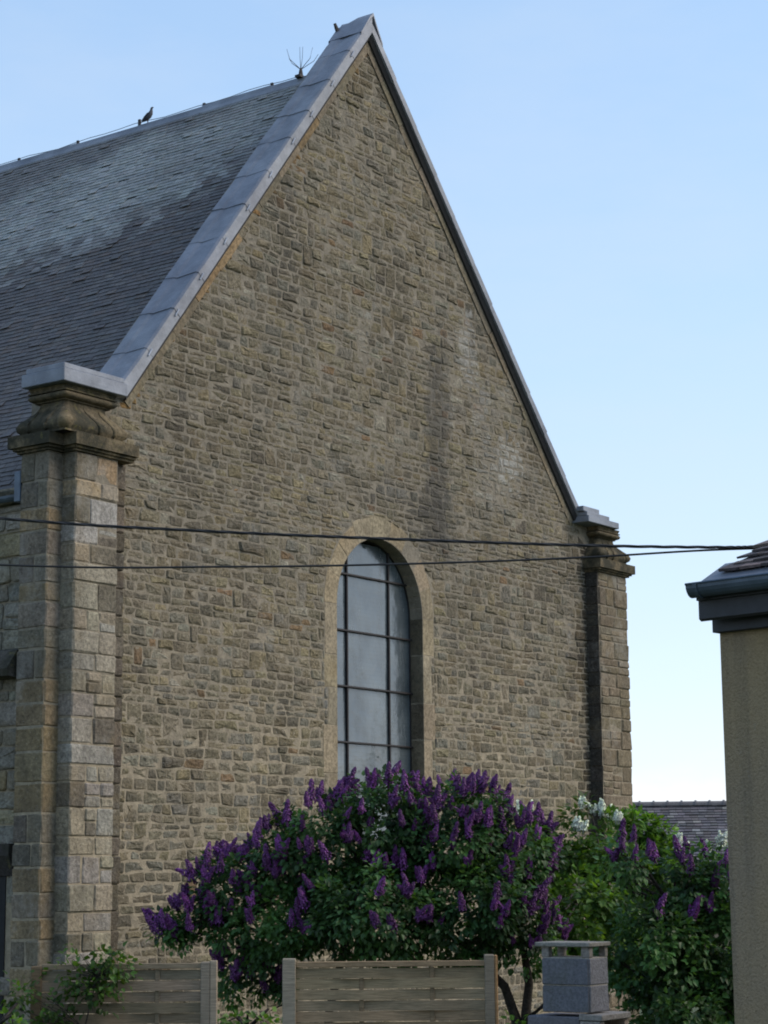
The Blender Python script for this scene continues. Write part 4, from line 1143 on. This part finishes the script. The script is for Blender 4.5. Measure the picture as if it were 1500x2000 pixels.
# ------------------------------------------------------------------ block barbecue
def make_barbecue():
    root = empty('barbecue', (1.66, 17.0, 0), math.pi/2-ANG)
    tag(root, 'concrete block barbecue chimney with slab cap beside the lilac', 'barbecue')
    # local x runs along e (right face), -y is n; nearest corner at the origin
    a, b = 0.46, 0.31
    z = 1.46
    for i in range(2):
        h = 0.222; mb = MB(); mb.box((0.0+U(0, .004), 0, z+0.004), (b, a, z+h-0.004), (1.0, 1.0, 1.03), bev=0.008); mb.v = [(x+U(-.004, .004), y+U(-.004, .004), q+U(-.003, .003)) for x, y, q in mb.v]; mb.build('block', M_block, root); z += h
        mb = MB(); mb.box((0.006, 0.006, z-0.0045), (b-.006, a-.006, z+0.0045), (1.5, 1.45, 1.35)); mb.build('mortar_joint', M_slab, root)
    for q in (0, 1):
        mb = MB(); mb.box((-0.012, 0.012, 1.468+0.222*q), (-0.001, a-0.01, 1.674+0.222*q), (0.55, 0.58, 0.68), bev=0.003); mb.build('left_facing', M_slab, root)  # thin darker, bluer facing over the left side of each block
    z0 = z+0.005
    for (x0, x1, y0, y1) in ((0, 0.06, 0, 0.08), (b-0.05, b, 0, 0.06), (0, 0.06, a-0.07, a), (b-0.05, b, a-0.06, a)):
        mb = MB(); mb.box((x0, y0, z0), (x1, y1, z0+0.085), (0.9, 0.85, 0.8), bev=0.004); mb.build('cap_leg', M_slab, root)
    mb = MB(); mb.box((-0.03, -0.02, z0+0.086), (b+0.02, a+0.05, z0+0.122), (0.95, 0.93, 0.85), bev=0.006); mb.build('cap_slab', M_slab, root)
    # hood body and shelf slab below the chimney
    mb = MB(); mb.box((-0.02, 0.10, 0.0), (0.42, 0.60, 1.43), (0.75, 0.72, 0.75), bev=0.01); mb.build('hood', M_block, root)
    mb = MB(); mb.box((-0.03, -0.12, 1.405), (0.46, 0.098, 1.455), (1.1, 1.05, 1.0), bev=0.006); mb.build('shelf_slab', M_slab, root)
    mb = MB(); mb.box((-0.02, -0.10, 0.0), (0.05, 0.095, 1.40), (1.1, 1.05, 1.0), bev=0.006); mb.build('side_block', M_slab, root)
    mb = MB(); mb.box((0.38, -0.10, 0.0), (0.45, 0.095, 1.40), (1.2, 1.0, 0.85), bev=0.006); mb.build('side_block', M_slab, root)
    mb = MB(); mb.box((0.05, -0.06, 0.0), (0.38, -0.02, 0.85), (0.8, 0.8, 0.8)); mb.build('hearth_front', M_block, root)
make_barbecue()

# ------------------------------------------------------------------ plants
def leaf_into(mb, p, nrm, tip, size, tone):
    """small folded heart-shaped leaf"""
    t = tip.normalized(); s = nrm.cross(t)
    if s.length < 1e-4: s = Vector((1, 0, 0))
    s.normalize(); n = t.cross(s)
    w = size*0.36; fold = size*0.10
    v = [p, p+t*size*0.3+s*w+n*fold, p+t*size*0.3-s*w+n*fold, p+t*size*0.68+s*w*0.62+n*fold*0.6-n*size*.03, p+t*size*0.68-s*w*0.62+n*fold*0.6-n*size*.03, p+t*size-n*size*0.10, p+t*size*0.45]
    mb.add(v, [(0, 1, 6), (0, 6, 2), (1, 3, 6), (6, 4, 2), (3, 5, 6), (6, 5, 4)], tone)
def rdir(): 
    while True:
        d = Vector((U(-1, 1), U(-1, 1), U(-1, 1)))
        if 0.05 < d.length < 1: return d.normalized()
def make_panicle(seed, L, R, n, shade=1.0):
    """one flower spike: florets round a slightly bent, lobed axis"""
    r2 = random.Random(seed); mb = MB(); bx, by = r2.uniform(-.3, .3), r2.uniform(-.3, .3); lob = r2.uniform(0, 6)
    for i in range(n):
        t = (i+0.5)/n; z = L*t
        r = R*(1-t)**0.7*(0.62+0.5*r2.random())*(1+0.25*math.sin(t*14+lob)) + 0.004
        a = i*2.399+r2.random()*0.5
        c = Vector((math.cos(a)*r+bx*z*t, math.sin(a)*r+by*z*t, z)); d = Vector((math.cos(a), math.sin(a), 0.5)).normalized()
        s = 0.0105+0.004*r2.random()
        e1 = d.cross(Vector((0, 0, 1))).normalized()*s; e2 = d.cross(e1).normalized()*s
        k = shade*(0.5+0.9*r2.random())
        mb.add([c+e1+d*s*.4, c+e2+d*s*.4, c-e1+d*s*.4, c-e2+d*s*.4, c-d*s*0.5, c+d*s*0.15], [(0,1,5),(1,2,5),(2,3,5),(3,0,5),(1,0,4),(2,1,4),(3,2,4),(0,3,4)], (k, k, k))
    mb.tube([(0, 0, -0.05), (0, 0, L*0.5)], [0.008, R*0.45], 6, (0.4, 0.4, 0.4))
    return mb
def flower_head(parts):
    out = MB()
    for (q, l, r, n, k), (ax, ay) in parts:
        mb = make_panicle(q, l, r, n, k); R = Matrix.Rotation(ax, 4, 'Y') @ Matrix.Rotation(ay, 4, 'X')
        o = len(out.v); out.v += [tuple(R @ Vector(p)) for p in mb.v]; out.f += [tuple(x+o for x in f) for f in mb.f]; out.t += mb.t
    return out.mesh('flower_panicle', M_purple)
SPK = [(1, 0.20, 0.044, 100, 1.0), (2, 0.17, 0.042, 86, 1.3), (3, 0.22, 0.046, 108, 0.8), (4, 0.14, 0.040, 70, 0.6), (5, 0.19, 0.040, 85, 1.1), (6, 0.13, 0.036, 60, 0.55)]
PURPLE = [flower_head([(SPK[0], (0.28, 0)), (SPK[1], (-0.35, 0.1))]), flower_head([(SPK[2], (0.1, 0.1)), (SPK[3], (-0.5, 0)), (SPK[5], (0.55, 0.1))]), flower_head([(SPK[4], (0, 0))]),
          flower_head([(SPK[1], (0.4, 0.1)), (SPK[4], (-0.22, -0.1))]), flower_head([(SPK[2], (0, 0.1))]), flower_head([(SPK[3], (0.3, 0)), (SPK[5], (-0.3, 0.2))])]
WHITE = [make_panicle(s, l, r, n).mesh('flower_panicle', M_white) for s, l, r, n in ((11, 0.15, 0.042, 75), (12, 0.12, 0.040, 62))]
def put_panicle(root, p, d, meshes, k=1.0):
    q = d.to_track_quat('Z', 'Y')
    M = Matrix.Translation(p) @ q.to_matrix().to_4x4() @ Matrix.Rotation(U(0, 6.28), 4, 'Z') @ Matrix.Scale(k, 4)
    link_mesh('flower_panicle', rng.choice(meshes), root, M)

def make_shrub(name, base, label, cat, blobs, nleaf, leafmat, lsize, panicles, stems, group=None, density_pow=0.5, tone_rng=(0.55, 1.5), flowers=PURPLE, name_crown='crown', twig=1.0):
    """blobs: (x,y,z,rx,ry,rz) in world; stems: list of polylines; leaves sit in clumps through the outer crown"""
    root = empty(name, base); tag(root, label, cat, group)
    B = Vector(base)
    mb = MB()
    for pts, r0, r1 in stems:
        n = len(pts); mb.tube([Vector(p)-B for p in pts], [r0+(r1-r0)*i/(n-1) for i in range(n)], 7)
    # secondary branches out to every blob
    for (x, y, z, rx, ry, rz) in blobs:
        src = min((Vector(p) for pts, _, _ in stems for p in pts[1:]), key=lambda p: (p-Vector((x, y, z))).length)
        for k in range(7):
            d = rdir(); e = Vector((x+d.x*rx*.85, y+d.y*ry*.85, z+d.z*rz*.85))
            m = src.lerp(e, 0.55)+Vector((U(-.12, .12), U(-.12, .12), U(-.05, .12)))
            mb.tube([src-B, m-B, e-B], [0.02*twig, 0.012*twig, 0.005*twig], 5)
    mb.build('trunk', M_bark, root, True)
    vol = [b[3]*b[4]*b[5] for b in blobs]; tot = sum(vol)**1.0
    clumps = []
    for b, vv in zip(blobs, vol):
        nc = max(6, int(nleaf/55*vv/tot))
        for _ in range(nc):
            d = rdir(); r = U(0.35, 1)**0.45
            if rng.random() < 0.6: d.y = -abs(d.y)
            jz = 1+0.22*noise.noise((d.x*2+b[0], d.y*2+b[1], d.z*2))
            c = Vector((b[0]+d.x*b[3]*r*jz, b[1]+d.y*b[4]*r*jz, b[2]+d.z*b[5]*r*jz))
            clumps.append((c, d, r))
    lf = MB()
    per = max(20, int(nleaf/len(clumps)))
    for c, d, r in clumps:
        cr = U(0.10, 0.20); ct = U(*tone_rng)
        ax = (d+Vector((0, 0, 0.5))+rdir()*0.4).normalized()
        for _ in range(per):
            q = rdir(); p = c+q*cr*(U(0.1, 1)**0.5)
            tip = (q*0.8+d*0.3+Vector((0, 0, -0.35))+rdir()*0.4); nrm = (Vector((0, 0, 1))+d*0.7+rdir()*0.6).normalized()
            k = ct*U(0.75, 1.25); yl = U(0.92, 1.12)
            leaf_into(lf, p-B, nrm, tip, lsize*U(0.65, 1.2), (k*yl, k, k*U(0.8, 1.05)))
    o = lf.build(name_crown, leafmat, root); o['kind'] = 'stuff'
    # flower heads on the outer, sunward sides of the crown, often in pairs
    cand = []
    for b in blobs:
        for _ in range(110):
            d = rdir()
            if d.z < -0.45 or d.y > 0.55: continue
            p = Vector((b[0]+d.x*b[3]*1.04, b[1]+d.y*b[4]*1.04, b[2]+d.z*b[5]*1.04))
            if any(sum(((p[i]-o2[i])/o2[i+3])**2 for i in range(3)) < 0.6 for o2 in blobs if o2 is not b): continue
            cand.append((d.z*0.3-d.y*0.2+rng.random()*1.2+(p.x-base[0])*0.08+(p.z-2.5)*0.4, p, d))
    cand.sort(key=lambda t: -t[0]); used = []
    for s, p, d in cand:
        if len(used) >= panicles or len(root.children) >= 298: break
        if any((p-q).length < 0.085 for q in used): continue
        used.append(p)
        up = (Vector((0, 0, 1.0))+d*0.45+rdir()*0.18).normalized()
        if rng.random() < 0.2 and len(root.children) < 297:
            sd = Vector((U(0.5, 1), U(-.4, .4), 0)).normalized()*U(0.25, 0.42)
            put_panicle(root, p-B, (up+sd).normalized(), flowers, U(0.65, 1.1)); put_panicle(root, p-B+Vector((U(-.02, .02), 0, 0)), (up-sd+rdir()*0.15).normalized(), flowers, U(0.6, 1.05))
        else: put_panicle(root, p-B, (up+rdir()*0.25).normalized(), flowers, U(0.65, 1.15))
    return root

def XZ(px, py, Y):
    """world x,z of something seen there at distance Y (layout helper while measuring the photograph)"""
    k = Y/3935.0*1.03
    x0 = (px-750)*k; return x0, CAMH+(1708-py-(px-750)*0.009)*k*0.985

def lilac_main():
    Y = 21.3; bl = []
    for px, py, rx, rz, dy in ((745, 1622, 0.62, 0.50, 0.1), (640, 1660, 0.58, 0.50, 0.0), (880, 1632, 0.62, 0.48, 0.0), (990, 1680, 0.42, 0.46, 0.1), (560, 1690, 0.42, 0.42, 0.1), (450, 1745, 0.36, 0.40, 0.1),
                               (395, 1800, 0.26, 0.28, 0.0), (540, 1800, 0.60, 0.40, 0.0), (720, 1780, 0.75, 0.48, -0.35), (900, 1770, 0.72, 0.52, -0.2), (1000, 1830, 0.40, 0.36, 0.0), (480, 1900, 0.28, 0.26, 0.2), (345, 1812, 0.12, 0.12, 0.0), (545, 1910, 0.2, 0.35, 0.2)):
        x, z = XZ(px, py, Y+dy); bl.append((x, Y+dy, z, rx, rx*0.9+0.12, rz))
    bx, bz = XZ(1000, 2000, Y)
    def S(*pp): return [Vector((XZ(a, b, Y)[0], Y+c, XZ(a, b, Y)[1])) for a, b, c in pp]
    st = [([Vector((bx, Y, 0))]+S((985, 1975, 0), (965, 1915, 0), (900, 1850, 0), (820, 1780, 0)), 0.065, 0.03),
          ([Vector((bx+.05, Y, 0))]+S((1003, 1965, 0), (1010, 1910, 0), (1000, 1830, 0), (960, 1720, 0)), 0.06, 0.03),
          ([Vector((bx+.05, Y, 0.6))]+S((1010, 1970, 0), (1040, 1945, -.1), (1060, 1900, -.1), (1040, 1840, 0)), 0.04, 0.02),
          ([Vector((XZ(600, 2000, Y)[0], Y+.2, 0))]+S((580, 1980, .2), (560, 1930, .1), (530, 1880, 0), (470, 1800, 0)), 0.05, 0.02),
          ([Vector((XZ(620, 2000, Y)[0], Y+.2, 0))]+S((640, 1960, .2), (660, 1880, .1), (680, 1780, 0), (700, 1690, 0)), 0.05, 0.03)]
    make_shrub('lilac_bush', (bx, Y, 0), 'large dark lilac bush thick with purple flower spikes behind the fence', 'lilac', bl, 32000, M_leaf, 0.07, 285, st, tone_rng=(0.35, 1.15))
lilac_main()
def lilac_white():
    Y = 23.6; bl = []
    for px, py, rx, rz, dy in ((1120, 1640, 0.34, 0.40, 0.0), (1090, 1720, 0.42, 0.42, -.2), (1180, 1720, 0.45, 0.40, -.2), (1265, 1700, 0.32, 0.32, 0), (1150, 1830, 0.62, 0.45, -.1), (1120, 1790, 0.45, 0.45, -1.6), (1015, 1650, 0.26, 0.34, 0.0), (1355, 1700, 0.28, 0.30, 0.0)):
        x, z = XZ(px, py, Y+dy); bl.append((x, Y+dy, z, rx, rx*0.9+.1, rz))
    bx = XZ(1150, 2000, Y)[0]
    st = [([Vector((bx, Y, 0)), Vector((bx-.05, Y, 1.0)), Vector((bx, Y, 1.8)), Vector((bx-.1, Y, 2.5))], 0.06, 0.03)]
    r = make_shrub('lilac_bush', (bx, Y, 0), 'mid green lilac carrying white flower spikes by the right church pier', 'lilac', bl, 7600, M_leaf_pale, 0.092, 9, st, flowers=WHITE, tone_rng=(0.45, 1.2))
    B = Vector((bx, Y, 0))
    for px, py, dy in ((1112, 1570, 0), (1140, 1585, 0), (1150, 1580, 0), (1098, 1612, -.3), (1112, 1618, -.3), (1176, 1600, -.2), (995, 1590, 0), (1018, 1582, 0), (1285, 1640, -.2), (1296, 1652, -.2), (1366, 1640, -.1)):
        x, z = XZ(px, py, Y+dy)
        for _ in range(4): put_panicle(r, Vector((x+U(-.04, .04), Y+dy-.25, z-.05))-B, Vector((U(-.5, .5), U(-.3, .1), 1)).normalized(), WHITE, U(0.55, 0.9))
lilac_white()
def lilac_right():
    Y = 20.4; bl = []
    for px, py, rx, rz, dy in ((1200, 1690, 0.26, 0.22, 0.0), (1300, 1740, 0.40, 0.40, 0.2), (1380, 1730, 0.36, 0.36, 0.2), (1250, 1850, 0.55, 0.45, 0.0), (1370, 1860, 0.50, 0.55, 0.1), (1290, 1960, 0.6, 0.42, -.1), (1400, 1960, 0.4, 0.4, -.1)):
        x, z = XZ(px, py, Y+dy); bl.append((x, Y+dy, z, rx, rx*0.9+.1, rz))
    bx = XZ(1250, 2000, Y)[0]
    st = [([Vector((bx, Y, 0)), Vector((bx, Y, 0.8)), Vector((bx+.1, Y, 1.5)), Vector((bx+.2, Y, 2.2))], 0.06, 0.03), ([Vector((bx+.3, Y, 0)), Vector((bx+.4, Y, 0.9)), Vector((bx+.6, Y, 1.6))], 0.05, 0.02)]
    make_shrub('lilac_bush', (bx, Y, 0), 'loose green lilac with scattered dark purple spikes beside the roughcast house', 'lilac', bl, 12000, M_leaf, 0.078, 22, st, tone_rng=(0.4, 1.4))
lilac_right()
def green_tree():
    Y = 26.5; bl = []
    for px, py, rx, rz in ((1205, 1628, 0.30, 0.28), (1250, 1640, 0.22, 0.24), (1225, 1690, 0.5, 0.4)):
        x, z = XZ(px, py, Y); bl.append((x, Y, z, rx, rx, rz))
    bx = XZ(1230, 2000, Y)[0]
    make_shrub('young_tree', (bx, Y, 0), 'bright yellow green young tree rising between lilac and church pier', 'tree', bl, 2600, M_leaf_pale, 0.10, 0, [([Vector((bx, Y, 0)), Vector((bx, Y, 1.4)), Vector((bx-.05, Y, 2.6))], 0.05, 0.025)], tone_rng=(0.8, 1.5))
green_tree()
def climber():
    Y = 17.85; bl = []
    for px, py, rx, rz, ry in ((215, 1935, 0.17, 0.26, 0.07), (150, 1905, 0.26, 0.12, 0.08), (240, 1890, 0.12, 0.07, 0.08), (120, 1960, 0.16, 0.2, 0.06), (60, 1935, 0.14, 0.12, 0.10), (200, 1865, 0.28, 0.035, 0.06)):
        x, z = XZ(px, py, Y); bl.append((x, Y, z, rx, ry, rz))
    bx = XZ(200, 2000, Y)[0]
    make_shrub('climbing_plant', (bx, Y, 0), 'leafy climber spilling over the grey fence panel', 'climber', bl, 680, M_leaf_pale, 0.06, 0, [([Vector((bx, Y, 0)), Vector((bx+.03, Y, 0.7)), Vector((bx-.05, Y, 1.3)), Vector((bx+.05, Y, 1.75))], 0.014, 0.006)], tone_rng=(0.3, 0.9), name_crown='foliage', twig=0.22)
climber()
def low_plants():
    for (px, py, Y, rx, rz, lab, n) in ((30, 1985, 16.9, 0.15, 0.20, 'bright green shrub at the foot of the grey fence corner', 600), (490, 1992, 19.0, 0.33, 0.20, 'fresh green undergrowth showing in the gap between fence panels', 900), (1010, 2005, 20.2, 0.22, 0.12, 'small green plant at the foot of the lilac trunk', 350)):
        x, z = XZ(px, py, Y)
        make_shrub('shrub', (x, Y, 0), lab, 'shrub', [(x, Y, z, rx, rx*0.7, rz), (x+.05, Y, z-.4, rx*1.1, rx*.8, .35), (x, Y, max(z-.9, .25), rx, rx*.8, .35)], n, M_leaf_pale, 0.07, 0, [([Vector((x, Y, 0)), Vector((x+.02, Y, z*.5)), Vector((x, Y, z))], 0.02, 0.008)], tone_rng=(0.8, 1.5), name_crown='foliage')
low_plants()
